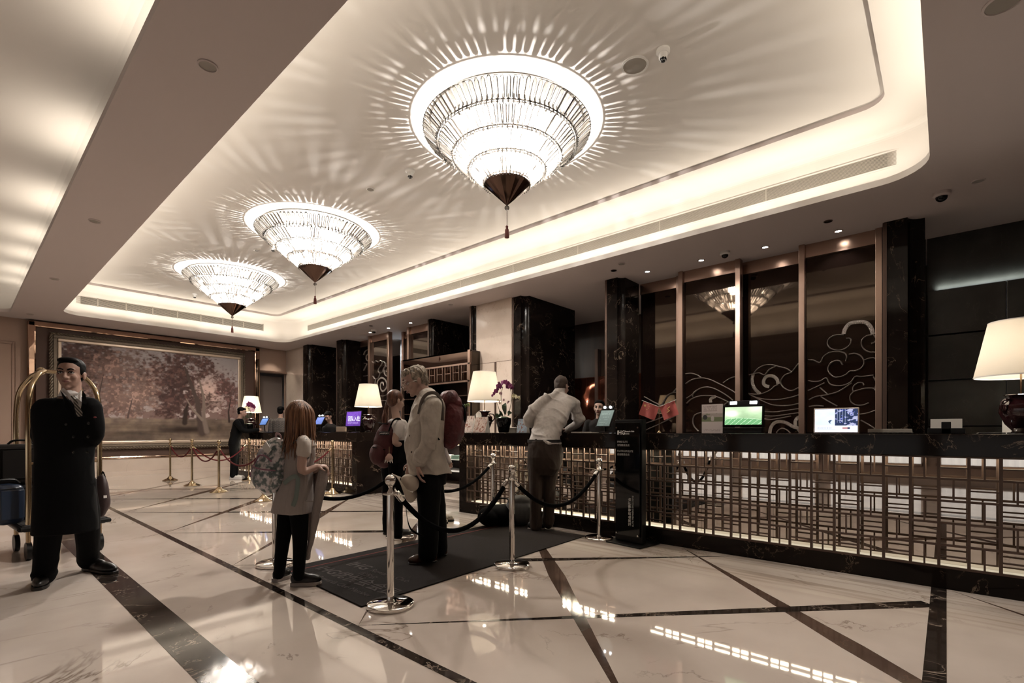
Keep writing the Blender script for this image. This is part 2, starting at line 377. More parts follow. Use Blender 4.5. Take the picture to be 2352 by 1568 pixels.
bm = B(); band(bm, lip(ZS), lip(ZL)); band(bm, lip(ZL), lip(ZL, .03)); band(bm, lip(ZL, .03), lip(ZL - .03, .03)); band(bm, lip(ZL - .03, .03), lip(ZL - .03, FO)); part('cove_lip', bm, 'ceil', ceiling)
def coved(lp, o, z0, z1, rad=.10, n=5):
    out = [lp(z0, o)]
    for k in range(n + 1):
        a = math.pi / 2 * k / n; out.append(lp(z1 - rad + rad * math.sin(a), o - rad * (1 - math.cos(a))))
    return out
bm = B(); Ls = coved(lip, FO, ZL - .03, ZR, .07)
for a, b_ in zip(Ls, Ls[1:]): band(bm, a, b_)
part('cove_fascia', bm, 'ceil', ceiling)
bm = B(); loopsheet(bm, [lip(ZR, FO - .07), inner(ZR)]); part('border_panel', bm, 'ceil', ceiling, smooth=False)
bm = B(); band(bm, inner(ZR), inner(ZC)); part('step_edge', bm, 'soffit', ceiling)
bm = B(); loopsheet(bm, [inner(ZC)]); part('raised_panel', bm, 'ceil', ceiling, smooth=False)
bm = B(); band(bm, llip(ZS), llip(ZL)); band(bm, llip(ZL), llip(ZL, .03)); band(bm, llip(ZL, .03), llip(ZL - .03, .26)); part('cove_lip', bm, 'soffit', ceiling)
bm = B(); Ls = coved(llip, .26, ZL - .03, 4.42, .2)
for a, b_ in zip(Ls, Ls[1:]): band(bm, a, b_)
part('cove_fascia', bm, 'ceil', ceiling)
bm = B(); loopsheet(bm, [llip(4.42, .06)]); part('raised_panel', bm, 'ceil', ceiling, smooth=False)
# linear air grilles in the fascia (each slat a piece)
def grille_y(x, y0, y1, z0, z1, n, lab):
    g = thing('air_grille', lab, 'air vent', (x, (y0 + y1) / 2, z0))
    bm = B(); box(bm, x - .004, x + .004, y0, y1, z0, z1); part('backing', bm, 'void', g, smooth=False)
    bm = B()
    box(bm, x - .014, x - .002, y0 - .02, y1 + .02, z1, z1 + .015); box(bm, x - .014, x - .002, y0 - .02, y1 + .02, z0 - .015, z0)
    box(bm, x - .014, x - .002, y0 - .02, y0, z0, z1); box(bm, x - .014, x - .002, y1, y1 + .02, z0, z1); part('frame', bm, 'ceil', g, smooth=False)
    for k in range(n):
        z = z0 + (z1 - z0) * (k + .5) / n; bm = B(); box(bm, x - .012, x - .003, y0, y1, z - .0055, z + .0035); part('slat', bm, 'grille', g, smooth=False)
    k = y0
    while k < y1 - 1.4:
        k += 1.45; bm = B(); box(bm, x - .014, x - .002, k - .008, k + .008, z0, z1); part('joint_plate', bm, 'grille', g, smooth=False)
grille_y(LX1 + FO, .30, 14.2, 4.12, 4.28, 11, 'long cream slatted air grille in the lit ceiling cove above the counter')
def grille_x(y, x0, x1, z0, z1, n, lab):
    g = thing('air_grille', lab, 'air vent', ((x0 + x1) / 2, y, z0))
    bm = B(); box(bm, x0, x1, y - .004, y + .004, z0, z1); part('backing', bm, 'void', g, smooth=False)
    for k in range(n):
        z = z0 + (z1 - z0) * (k + .5) / n; bm = B(); box(bm, x0, x1, y - .012, y - .003, z - .0065, z + .0045); part('slat', bm, 'grille', g, smooth=False)
    for k in range(9):
        x = x0 + (x1 - x0) * k / 8; bm = B(); box(bm, x - .01, x + .01, y - .014, y - .002, z0 - .012, z1 + .012); part('joint_plate', bm, 'grille', g, smooth=False)
grille_x(LY1 + FO, 1.75, 6.1, 4.14, 4.32, 8, 'greenish slatted air grille in the cove above the landscape painting')

# ------------------------------------------------------------------ picture wall niche
niche = thing('picture_surround', 'bronze mirrored surround with brown padded field around the landscape painting', 'wall surround', (3.75, 16.2, 0))
for n_, a, b_, c, d in (('frame_side', 1.15, 1.30, .42, 3.76), ('frame_side', 6.20, 6.36, .42, 3.76), ('frame_top', 1.15, 6.36, 3.62, 3.76), ('frame_sill', 1.15, 6.36, .42, .50)):
    bm = B(); box(bm, a, b_, 16.12, 16.30, c, d); part(n_, bm, 'mirror_b', niche, smooth=False, bev=.03)
bm = B(); box(bm, 1.30, 6.20, 16.20, 16.30, .50, 3.62); part('padded_field', bm, 'leather', niche, smooth=False)
bm = B(); box(bm, 1.15, 6.36, 16.10, 16.30, .10, .42); part('stone_base', bm, 'beigewall', niche, smooth=False)
bm = B(); box(bm, 1.15, 6.36, 15.96, 16.30, 0, .10); part('stone_step', bm, 'beigewall', niche, smooth=False)
pic = thing('landscape_painting', 'wide framed oil painting of russet trees on a meadow', 'painting', (3.72, 16.15, .62))
PX0, PX1, PZ0, PZ1 = 1.74, 5.70, .90, 3.32
def paint(u, v):
    asp = (PX1 - PX0) / (PZ1 - PZ0); U = u * asp
    n1 = fbm(U, v, 3, 3); n2 = fbm(U, v, 14, 9); n3 = fbm(U, v, 30, 21, 3)
    sky = np.stack([.33 + .10 * n1 - .05 * v, .27 + .09 * n1 - .02 * v, .25 + .09 * n1], 1)
    glow = np.exp(-((u - .80) ** 2 / .012 + (v - .55) ** 2 / .05)); sky = sky + glow[:, None] * np.array([.16, .05, .01])
    c = sky
    def mixc(c, col, m): m = np.clip(m, 0, 1)[:, None]; return c * (1 - m) + np.array(col) * m
    c = mixc(c, (.24, .15, .13), np.clip((.50 - v) * 7, 0, 1) * (n2 > .42) * .9)       # distant thicket
    def crown(c, cx, cy, rx, ry, col, s, th=.5, amt=.95):
        d = ((u - cx) / rx) ** 2 + ((v - cy) / ry) ** 2
        f = 1.25 - d + (fbm(U, v, 7, s) - .5) * 2.0 + (fbm(U, v * 1.3, 34, s + 2, 3) - .5) * 2.6
        a_ = 1 / (1 + np.exp(-(f - th) * 5)); tone = (.65 + .9 * fbm(U, v, 12, s + 7))[:, None]
        c = c * (1 - a_[:, None] * amt) + np.array(col) * tone * (a_ * amt)[:, None]
        return mixc(c, [q * 2.3 for q in col], np.clip((fbm(U + .3, v + .1, 40, s + 5, 3) - .55) * 9, 0, 1) * np.clip(a_, 0, 1) * .55)
    c = crown(c, .12, .72, .17, .45, (.10, .055, .045), 31)
    c = crown(c, .30, .62, .24, .42, (.20, .125, .105), 41, .6)
    c = crown(c, .42, .50, .16, .22, (.22, .14, .115), 43, .6)
    c = crown(c, .62, .80, .22, .30, (.12, .062, .052), 51)
    c = crown(c, .60, .50, .13, .26, (.10, .052, .045), 61)
    c = crown(c, .78, .44, .09, .10, (.12, .07, .06), 66, .6)
    c = crown(c, .93, .55, .09, .26, (.17, .09, .08), 71, .6)
    hz = .26 + .02 * (n1 - .5)
    g = np.clip((hz - v) * 40, 0, 1)
    gc = np.stack([.17 + .12 * (n2 - .5), .125 + .09 * (n2 - .5), .095 + .05 * (n2 - .5)], 1) * (0.75 + 1.0 * fbm(U * .35, v * 5, 5, 81))[:, None]
    c = c * (1 - g[:, None]) + gc * g[:, None]
    path = np.clip(1 - np.abs(u - (.38 - (.28 - v) * .75)) / (.012 + (.28 - v) * .12), 0, 1) * g; c = mixc(c, (.22, .15, .115), path * .6)
    shade = np.exp(-((u - .66) ** 2 / .03 + (v - .12) ** 2 / .0016)); c = mixc(c, (.05, .028, .022), shade * .9)
    def trunk(c, pts, w0, w1, col):
        for (x0, y0), (x1, y1), k in zip(pts, pts[1:], range(99)):
            t = np.clip(((u - x0) * asp * (x1 - x0) * asp + (v - y0) * (y1 - y0)) / (((x1 - x0) * asp) ** 2 + (y1 - y0) ** 2), 0, 1)
            d = np.hypot((u - x0 - t * (x1 - x0)) * asp, v - y0 - t * (y1 - y0)); f = (k + t) / (len(pts) - 1); w = w0 + (w1 - w0) * f
            c = mixc(c, col, np.clip((w - d) / (w * .5), 0, 1)); 
        return c
    c = trunk(c, [(.76, .08), (.745, .25), (.73, .45), (.69, .65), (.65, .85)], .055, .012, (.13, .09, .075))
    c = trunk(c, [(.79, .10), (.77, .25), (.77, .50), (.74, .72)], .038, .009, (.24, .18, .15))
    c = trunk(c, [(.76, .24), (.70, .36), (.66, .48)], .022, .007, (.26, .20, .165))
    c = trunk(c, [(.78, .38), (.82, .44), (.86, .47)], .012, .005, (.25, .18, .15))
    c = trunk(c, [(.65, .20), (.655, .34), (.67, .42)], .035, .01, (.075, .05, .04))
    c = trunk(c, [(.94, .22), (.935, .34), (.95, .5)], .016, .005, (.09, .06, .05))
    c = trunk(c, [(.325, .25), (.34, .38), (.35, .46)], .014, .004, (.16, .11, .1))
    c = trunk(c, [(.17, .25), (.18, .5), (.20, .7)], .012, .004, (.13, .085, .075))
    return c * (.30 + 2.5 * c.mean(1, keepdims=True))
gridpic('canvas', (PX0, 16.09, PZ0), (PX1 - PX0, 0, 0), (0, 0, PZ1 - PZ0), 420, 240, paint, 'oil_paint', .55, pic)
def frame_ring(x0, x1, z0, z1, w, y0, y1, m, nm, bev=.01):
    for a, b_, c, d in ((x0 - w, x1 + w, z1, z1 + w), (x0 - w, x1 + w, z0 - w, z0), (x0 - w, x0, z0, z1), (x1, x1 + w, z0, z1)):
        bm = B(); box(bm, a, b_, y0, y1, c, d); part(nm, bm, m, pic, smooth=False, bev=bev)
M['giltlight'] = mat('pale_gilt', (.50, .40, .31), .35, .5); M['giltdark'] = mat('dark_gilt', (.16, .125, .09), .45, .5); bump(M['giltdark'], 70, .6)
frame_ring(PX0, PX1, PZ0, PZ1, .075, 16.05, 16.2, 'giltlight', 'inner_moulding', .02)
frame_ring(PX0 - .075, PX1 + .075, PZ0 - .075, PZ1 + .075, .07, 16.08, 16.2, 'giltdark', 'middle_moulding')
bm = B()   # twisted rope rim
x0, x1, z0, z1 = PX0 - .18, PX1 + .18, PZ0 - .18, PZ1 + .18
def rope(p, q, bm, n):
    p, q = Vector(p), Vector(q); d = (q - p).normalized(); s = Vector((0, 1, 0)).cross(d)
    for k in range(n):
        c = p.lerp(q, (k + .5) / n); w = (q - p).length / n
        tube(bm, [c - d * w * .9 - s * .035, c + Vector((0, -.02, 0)), c + d * w * .9 + s * .035], [.012, .026, .012], 6)
rope((x0, 16.12, z1), (x1, 16.12, z1), bm, 60); rope((x0, 16.12, z0), (x1, 16.12, z0), bm, 60); rope((x0, 16.12, z0), (x0, 16.12, z1), bm, 36); rope((x1, 16.12, z0), (x1, 16.12, z1), bm, 36)
part('rope_moulding', bm, 'giltdark', pic, kind='stuff')

# ------------------------------------------------------------------ wall behind the counters
def column(x0, x1, y0, y1, lab, nib=.05, grp=None):
    t = thing('marble_column', lab, 'column', ((x0 + x1) / 2, (y0 + y1) / 2, 0))
    bm = B()  # plan with concave front corner like the photograph
    r = nib; pts = [(x1, y0), (x1, y1), (x0, y1), (x0, y0 + r)]
    for k in range(7):
        a = math.pi / 2 * k / 6; pts.append((x0 + r * math.sin(a), y0 + r * math.cos(a)))
    slabquad(bm, pts, 0, ZS); part('shaft', bm, 'black', t, smooth=False, bev=.004)
    bm = B(); box(bm, x0 - .012, x0 + .03, y1 - .035, y1 + .006, 0, ZS - .01); part('bronze_edge', bm, 'bronze_d', t, smooth=False)
    return t
column(7.79, 8.30, .20, .60, 'black veined marble column at the right end of the ornament panels', .16)
column(7.54, 8.14, 4.14, 4.47, 'slim black veined marble column behind the black sign stand', .10)
column(7.31, 9.0, 6.10, 6.43, 'widest black marble column, behind the man in the white shirt', .12)
column(7.42, 8.6, 9.03, 9.18, 'black marble pier rising behind the bronze display cabinet', .04)
column(7.23, 7.5, 7.42, 7.55, 'narrowest black marble pilaster beside the cream wall', .05)
column(7.40, 8.4, 12.96, 13.34, 'black marble column behind the far counter, right of the pair', .10)
column(7.14, 8.5, 14.5, 14.86, 'black marble column behind the far counter, next to the doorway wall', .10)
bm = B(); box(bm, 7.28, 7.5, 6.43, 7.42, 0, ZS); cw = struct('wall_cream', bm, 'beigewall', smooth=False)
for z in (2.55, 1.3):
    bm = B(); box(bm, 7.276, 7.29, 6.43, 7.42, z, z + .006); part('stone_joint', bm, 'leather', cw, smooth=False)
bm = B(); box(bm, 7.262, 7.29, 6.84, 6.88, .4, 2.55); part('bronze_band', bm, 'bronze_d', cw, smooth=False)
# ornament wall of glass panels between bronze posts
CV1 = lambda L, X, ox=1550, oy=700, s=.20833: [at(ox + x * s, oy + y * s, X=X) for x, y in L]
def gpanel(y0, y1, X, lab, curves, post0=True, post1=True, X2=None, crn=(1550, 700, .20833), pw=.075):
    t = thing('ornament_panel', lab, 'wall panel', (X, (y0 + y1) / 2, 0))
    bm = B(); box(bm, X, X + .03, y0, y1, .2, ZS - .18); part('glass_sheet', bm, 'glass_d', t, smooth=False)
    bm = B(); box(bm, X - .03, X + .03, y0, y1, ZS - .185, ZS); part('head_rail', bm, 'bronze_panel', t, smooth=False)
    for f, y in ((post0, y0), (post1, y1)):
        if f: bm = B(); box(bm, X - .075, X + .05, y - pw / 2, y + pw / 2, 0, ZS); part('bronze_post', bm, 'bronze', t, smooth=False, bev=.006)
    for L in curves:
        bm = B(); tube(bm, cr(CV1(L, X - .012, *crn), 5), .024, 8, .35); part('crystal_scroll', bm, 'inlay', t)
    return t
P2 = [[(120,760),(180,755),(240,770),(290,800)],[(120,870),(190,825),(290,805),(380,820),(470,860),(560,905),(640,950),(690,985)],[(535,860),(610,810),(690,785)],[(130,1030),(190,990),(270,925),(350,905),(430,920),(520,965),(590,1010),(640,1050)],[(130,1085),(190,1035),(270,1005),(350,1000),(440,1005),(530,1040),(610,1080)],[(395,1075),(395,1040),(430,1015),(450,1010)],[(540,1105),(580,1075)],[(260,1390),(215,1340),(200,1280),(220,1215),(290,1185)],[(195,1010),(215,960),(270,925)]]
P3 = [[(820,770),(870,760),(930,750),(990,770),(1040,715),(1115,675)],[(870,755),(920,700),(990,665),(1070,660),(1150,680),(1230,700),(1290,740)],[(1290,740),(1330,690),(1360,650),(1390,630)],[(1290,745),(1220,770),(1180,815),(1170,860),(1190,900),(1240,935),(1290,945),(1350,920),(1395,895)],[(865,760),(850,820),(860,880),(890,935),(940,980)],[(815,975),(880,985),(950,980),(1020,955),(1070,925),(1100,895),(1140,880)],[(1140,870),(1125,820),(1080,785),(1020,785),(985,820),(980,870),(1010,895),(1040,900)],[(820,985),(900,1020),(1000,1040),(1120,1045),(1230,1030),(1330,1005),(1395,980)],[(850,1000),(950,1050),(1050,1095),(1160,1110),(1280,1105),(1395,1080)],[(980,1175),(1100,1180),(1220,1165),(1390,1140)],[(980,1220),(1100,1225),(1250,1205),(1395,1185)],[(985,1255),(1050,1265),(1150,1250),(1280,1225)],[(1045,1420),(1060,1350),(1100,1300),(1160,1285),(1230,1300),(1300,1340),(1350,1355),(1395,1365)],[(1120,1410),(1150,1375),(1190,1360),(1240,1380),(1275,1415)],[(1330,1340),(1330,1280),(1360,1240),(1400,1240)],[(1345,1360),(1370,1400),(1400,1430)]]
P4 = [[(1470,605),(1530,610),(1600,635),(1640,570),(1710,525),(1800,515),(1870,530),(1895,570),(1885,620)],[(1850,660),(1820,620),(1770,615),(1715,645),(1690,700),(1705,750),(1760,795),(1830,790),(1890,765),(1930,730),(1990,725),(2050,700),(2085,650),(2080,600),(2040,555),(1980,535),(1920,545)],[(1860,330),(1790,330),(1730,350),(1690,390),(1685,440),(1720,480),(1790,500),(1860,490),(1920,450),(1945,400),(1930,370),(1890,370)],[(1860,320),(1880,260),(1930,205),(2010,190),(2090,190),(2140,220),(2170,270),(2185,325)],[(2190,330),(2220,370),(2205,410),(2165,425)],[(2170,330),(2110,345),(2065,385),(2060,440),(2090,490),(2150,520),(2230,520)],[(2085,610),(2140,590),(2190,585),(2235,605)],[(1470,835),(1530,845),(1600,840),(1670,805),(1710,870),(1780,890),(1860,885),(1940,850),(1990,790),(2060,790),(2190,775)],[(1470,945),(1560,905),(1650,860)],[(1600,910),(1680,980)],[(1480,1045),(1560,1010),(1680,990),(1790,960),(1870,915),(1950,860)],[(1610,1010),(1690,1060),(1790,1115)],[(2085,885),(2070,860),(2020,860),(1970,900),(1970,950),(2020,940),(2100,920),(2190,920),(2220,950)],[(1970,955),(1935,1000),(1940,1060),(1990,1100),(2070,1105),(2140,1080)],[(2190,790),(2220,850),(2210,920)],[(1480,1120),(1560,1110),(1640,1115)],[(2040,1205),(2130,1190),(2230,1155)],[(2050,1270),(2140,1320),(2220,1370)]]
P1 = [[(255,805),(290,825),(330,850),(345,905)],[(330,850),(360,800),(400,785),(420,800)],[(385,785),(420,745)],[(260,925),(330,900),(415,860)],[(262,955),(340,920),(420,880)]]
P1 = [[((x * .5102 + 1350 - 1550) / .20833, (y * .5102 + 500 - 700) / .20833) for x, y in L] for L in P1]
gpanel(3.42, 4.14, 8.22, 'narrow set-back glass panel with wave ornament beside the slim column', P1, True, False)
gpanel(2.40, 3.30, 8.02, 'glass panel with rolling crystal waves behind the green-lit screen', P2)
gpanel(1.59, 2.40, 8.22, 'set-back glass panel with a curling crystal wave crest', P3, False, False)
gpanel(.66, 1.54, 8.02, 'tall glass panel with the crystal cloud scrolls rising highest', P4)
PA = [[(250,710),(280,740),(310,700),(350,725),(380,695),(415,715),(400,770),(365,820),(350,870),(380,905),(420,880),(440,820),(465,790),(460,740),(430,710)],[(525,790),(470,795),(445,850),(460,930),(520,970)],[(520,890),(490,880),(485,850),(510,830)],[(435,1110),(425,1060),(390,1070),(385,1150),(420,1200),(470,1160),(490,1090),(460,1010),(400,980),(345,1020),(330,1085),(345,1150)],[(260,950),(300,1000),(350,980),(380,910)],[(300,1000),(295,1080)],[(385,1275),(440,1275),(500,1240),(525,1130)],[(400,1350),(480,1355),(470,1420)]]
P0 = [[(110,600),(140,540),(200,510)],[(215,620),(190,590),(155,620),(160,690),(215,710)],[(110,950),(160,945),(215,920)],[(120,740),(160,750),(140,800),(110,860)]]
c3 = (820, 730, .1403)
gpanel(12.2, 12.93, 7.95, 'narrow set-back scroll panel beside the far right column', P0, False, False, crn=c3)
gpanel(11.12, 12.03, 7.70, 'scroll-ornamented glass panel behind the middle table lamp', PA, crn=c3)
gpanel(10.30, 10.85, 7.97, 'narrow plain set-back glass panel right of the lit slot', [])
gpanel(9.25, 10.25, 7.70, 'plain dark glass panel behind the bronze display cabinet', [])
# lit slot and rear rooms
bm = B(); box(bm, 8.6, 8.7, 10.6, 11.9, 0, ZS); struct('wall_slot', bm, mat('pale_slot_wall', (.6, .62, .64), .5), smooth=False)
spot('slot_light', (8.25, 11.6, 3.72), (.5, .05, -1), 60, 120, COOL, .06)
# glossy copper artwork on the rear wall, seen in the opening
cab = thing('copper_relief', 'glossy copper relief on the dark rear wall left of the receptionist', 'wall relief', (9.6, 5.0, 0))
M['copper'] = mat('glossy_copper', (.30, .10, .06), .12, .9); bump(M['copper'], 1.1, 1.0, dist=.3, detail=0)
bm = B(); box(bm, 10.14, 10.25, 4.7, 7.0, 1.25, 2.45); part('relief_sheet', bm, 'copper', cab, smooth=False, bev=.02)
bm = B(); box(bm, 10.1, 10.25, 6.2, 6.28, 0, 3.1); part('frame_bar', bm, 'bronze_d', cab, smooth=False)
spot('relief_light', (9.3, 5.6, 3.7), (.7, 0, -1.3), 8, 60, WARM)
# far right stone wall in courses
bm = B(); box(bm, 8.86, 9.0, -5, .2, 0, 4.0); sw = struct('wall_stone', bm, 'greystone', smooth=False)
for r in range(5):
    z0, z1 = (.01 + .608 * r, .608 * (r + 1)); y = .19; off = .47 if r % 2 else .0
    ys = [.19] + [.19 - .75 - off + .0 - k * 1.15 for k in range(5)]
    for a, b_ in zip(ys, ys[1:]):
        bm = B(); box(bm, 8.70, 8.86, b_ + .004, a - .004, z0, z1 - .010); part('stone_slab', bm, 'greystone', sw, smooth=False, bev=.003)
area('ledge_light', (8.80, -2.2, 3.055), (1, 0, .9), 4.6, .03, 4.0, COOL, (0, 1, 0), 80)
# ================================================================== reception counters
XC = 4.78; G = .1622
def counter(y0, y1, lab, ya, yb, individual=True, top='black', endface=True):
    t = thing('reception_counter', lab, 'counter', (XC + .37, (y0 + y1) / 2, 0))
    bm = B(); box(bm, XC, XC + .74, y0, y1, 0, .150); part('plinth', bm, top, t, smooth=False, bev=.004)
    bm = B(); box(bm, XC - .02, XC + .78, y0 - .01, y1 + .01, .966, 1.13); part('worktop', bm, top, t, smooth=False, bev=.006)
    bm = B(); box(bm, XC + .16, XC + .74, y0, y1, .150, .966); part('body', bm, top, t, smooth=False)
    for a, b_ in ((y0, ya), (yb, y1)):
        if b_ - a > .02: bm = B(); box(bm, XC, XC + .17, a, b_, .150, .966); part('end_pier', bm, top, t, smooth=False, bev=.004)
    bm = B(); box(bm, XC + .01, XC + .155, ya, yb, .150, .157); part('lit_ledge', bm, 'white', t, smooth=False)
    n = int(round((yb - ya) / (G * 4)))
    for k in range(n):
        a = ya + (yb - ya) * k / n; b_ = ya + (yb - ya) * (k + 1) / n
        bm = B(); box(bm, XC + .145, XC + .158, a + .001, b_ - .001, .158, .966); part('mirror_pane', bm, 'mirror', t, smooth=False)
    g = B(); zz = [.158 + .1612 * k for k in range(6)]
    N = int((yb - ya) / G + .5); ys = [ya + (yb - ya) * k / N for k in range(N + 1)]
    def bar(b, nm='lattice_bar'):
        part(nm, b, 'bronze_d', t, smooth=False)
    meshes = {}
    def inst(nm, key, mk, loc):
        if key not in meshes:
            b = B(); mk(b); meshes[key] = mesh_of(b, nm, False); meshes[key].materials.append(M['bronze_d'])
        o = bpy.data.objects.new(nm, meshes[key]); COL.objects.link(o); o.parent = t; o.location = Vector(loc) - Vector(t['_l']); return o
    vb = lambda b: box(b, 0, .022, -.0095, .0095, .158, .966)
    for y in ys: inst('lattice_bar', 'v', vb, (XC + .004, y, 0))
    hb = lambda b: box(b, .002, .020, ya, yb, -.008, .008)
    for z in zz: inst('lattice_rail', 'h', hb, (XC + .004, 0, z))
    w = (yb - ya) / N
    for k in range(N):
        for r in range(5):
            yc = ys[k] + w / 2; zc = zz[r] + .0806
            if (k + r) % 2:
                f = lambda b: box(b, .003, .017, -.0055, .0055, -.077, .077); key = 'mv'
            else:
                f = lambda b: box(b, .003, .017, -w / 2, w / 2, -.0055, .0055); key = 'mh'
            if individual: inst('lattice_short_bar', key, f, (XC + .004, yc, zc))
            else:
                vs = (box(g, XC + .007, XC + .021, yc - .0055, yc + .0055, zc - .077, zc + .077) if key == 'mv' else box(g, XC + .007, XC + .021, yc - w / 2, yc + w / 2, zc - .0055, zc + .0055))
    if not individual: part('lattice_infill', g, 'bronze_d', t, smooth=False, kind='stuff')
    else: g.free()
    return t
counter(-1.50, 5.22, 'nearer black marble reception counter with lit bronze lattice over mirrors', -1.42, 5.08)
counter(7.91, 13.96, 'farther black marble reception counter with brass lattice, beyond the gap', 8.08, 13.80, False)
area('counter_strip', (XC + .09, 3.75, .955), (.15, 0, -1), 2.55, .05, 15, (1, .9, .68), (0, 1, 0))
area('counter_strip', (XC + .09, .55, .955), (.15, 0, -1), 3.6, .05, 6, (1, .88, .66), (0, 1, 0))
area('counter_strip', (XC + .09, 10.9, .955), (.15, 0, -1), 5.6, .05, 36, (1, .9, .7), (0, 1, 0))
# staff side desk tops
for y0, y1, lab in ((-1.4, 5.2, 'lower dark staff desk behind the nearer counter'), (8.0, 13.9, 'lower dark staff desk behind the farther counter')):
    t = thing('staff_desk', lab, 'desk', (5.85, (y0 + y1) / 2, 0))
    bm = B(); box(bm, XC + .78, 6.05, y0, y1, .72, .76); part('desktop', bm, 'wooddark', t, smooth=False)
    for y in (y0 + .3, (y0 + y1) / 2, y1 - .3): bm = B(); box(bm, XC + .78, 5.98, y - .02, y + .02, 0, .72); part('support_panel', bm, 'wooddark', t, smooth=False)

# bronze display cabinet behind the gap
dc = thing('display_cabinet', 'tall bronze and glass display cabinet with lattice frieze and lit shelves', 'cabinet', (7.4, 8.5, 0))
x0, x1, y0, y1, zt = 7.0, 7.79, 7.31, 9.65, 2.82
for n_, a in (('mirror_fascia', (x0, x0 + .04, y0, y1, zt - .26, zt)), ('side_panel', (x0, x1, y0, y0 + .03, 0, zt)), ('side_panel', (x0, x1, y1 - .03, y1, 0, zt)), ('top_panel', (x0, x1, y0, y1, zt - .03, zt)), ('back_panel', (x1 - .03, x1, y0, y1, 0, zt))):
    bm = B(); box(bm, *a); part(n_, bm, 'mirror_dark' if n_ == 'mirror_fascia' else 'wooddark' if n_ != 'side_panel' else 'glass_d', dc, smooth=False)
for a in ((y0, y0 + .06), (y1 - .06, y1)):
    bm = B(); box(bm, x0 - .02, x0 + .04, a[0], a[1], 0, zt); part('bronze_post', bm, 'bronze', dc, smooth=False)
for z in (zt - .26, zt - .62): bm = B(); box(bm, x0 - .02, x0 + .03, y0, y1, z - .035, z); part('bronze_rail', bm, 'bronze', dc, smooth=False)
bm = B(); box(bm, x0 + .02, x0 + .03, y0, y1, zt - .6, zt - .26); part('frieze_mirror', bm, 'mirror_dark', dc, smooth=False)
k = 0; y = y0 + .08
while y < y1 - .1:
    bm = B(); box(bm, x0 - .012, x0 + .01, y - .006, y + .006, zt - .6, zt - .28); part('frieze_bar', bm, 'bronze', dc, smooth=False)
    if k % 2 == 0: bm = B(); box(bm, x0 - .012, x0 + .008, y, y + .17, zt - .45, zt - .437); part('frieze_bar', bm, 'bronze', dc, smooth=False)
    y += .17 if k % 2 == 0 else .09; k += 1
for z in (.30, .55, .86, 1.2, 1.55, 1.9):
    bm = B(); box(bm, x0 + .03, x1 - .03, y0 + .03, y1 - .03, z - .012, z); part('shelf', bm, 'white' if z < 1 else 'wooddark', dc, smooth=False)
area('shelf_light', (7.25, 8.4, 1.17), (-.1, 0, -1), 1.9, .05, 4.5, NEUT, (0, 1, 0)); area('shelf_light', (7.2, 8.4, .83), (-.1, 0, -1), 1.9, .05, 2.5, NEUT, (0, 1, 0))
M['bookg'] = mat('green_cover', (.10, .16, .12), .5); M['bookw'] = mat('white_cover', (.7, .67, .6), .5); M['booky'] = mat('yellow_cover', (.62, .5, .2), .5); M['bookb'] = mat('blue_cover', (.05, .07, .2), .5)
rb = random.Random(3)
for i, (z, y, m_, c, w) in enumerate([(.86, 7.45, 'bookw', 'white', .2), (.86, 7.72, 'booky', 'yellow', .14), (.86, 7.92, 'bookb', 'blue', .07), (.86, 8.12, 'bookw', 'white', .2), (.55, 7.5, 'bookw', 'white', .26), (.55, 7.85, 'bookg', 'green', .24), (.55, 8.2, 'bookw', 'white', .2)]):
    up = z > .8; nm = 'gift_box' if up else 'book_stack'
    t = thing(nm, [None, 'wide white gift box nearest the column on the bright cabinet shelf', 'yellow gift box on the bright cabinet shelf', 'small blue gift box between yellow and white ones', 'white gift box farthest along the bright cabinet shelf', 'white books at the near end of the low cabinet shelf', 'green-covered books in the middle of the low cabinet shelf', 'white books at the far end of the low cabinet shelf'][i + 1], 'box' if up else 'books', (7.15, y, z))
    if up:
        bm = B(); box(bm, 7.08, 7.28, y - w / 2, y + w / 2, z, z + .15); part('box_body', bm, m_, t, smooth=False, bev=.004); bm = B(); box(bm, 7.075, 7.285, y - w / 2 - .004, y + w / 2 + .004, z + .11, z + .16); part('box_lid', bm, m_, t, smooth=False, bev=.003)
    else:
        for q in range(3): bm = B(); o_ = rb.uniform(-.012, .012); box(bm, 7.06, 7.26, y - w / 2 + o_, y + w / 2 + o_, z + .03 * q, z + .03 * q + .027); part('book', bm, m_, t, smooth=False, bev=.002)

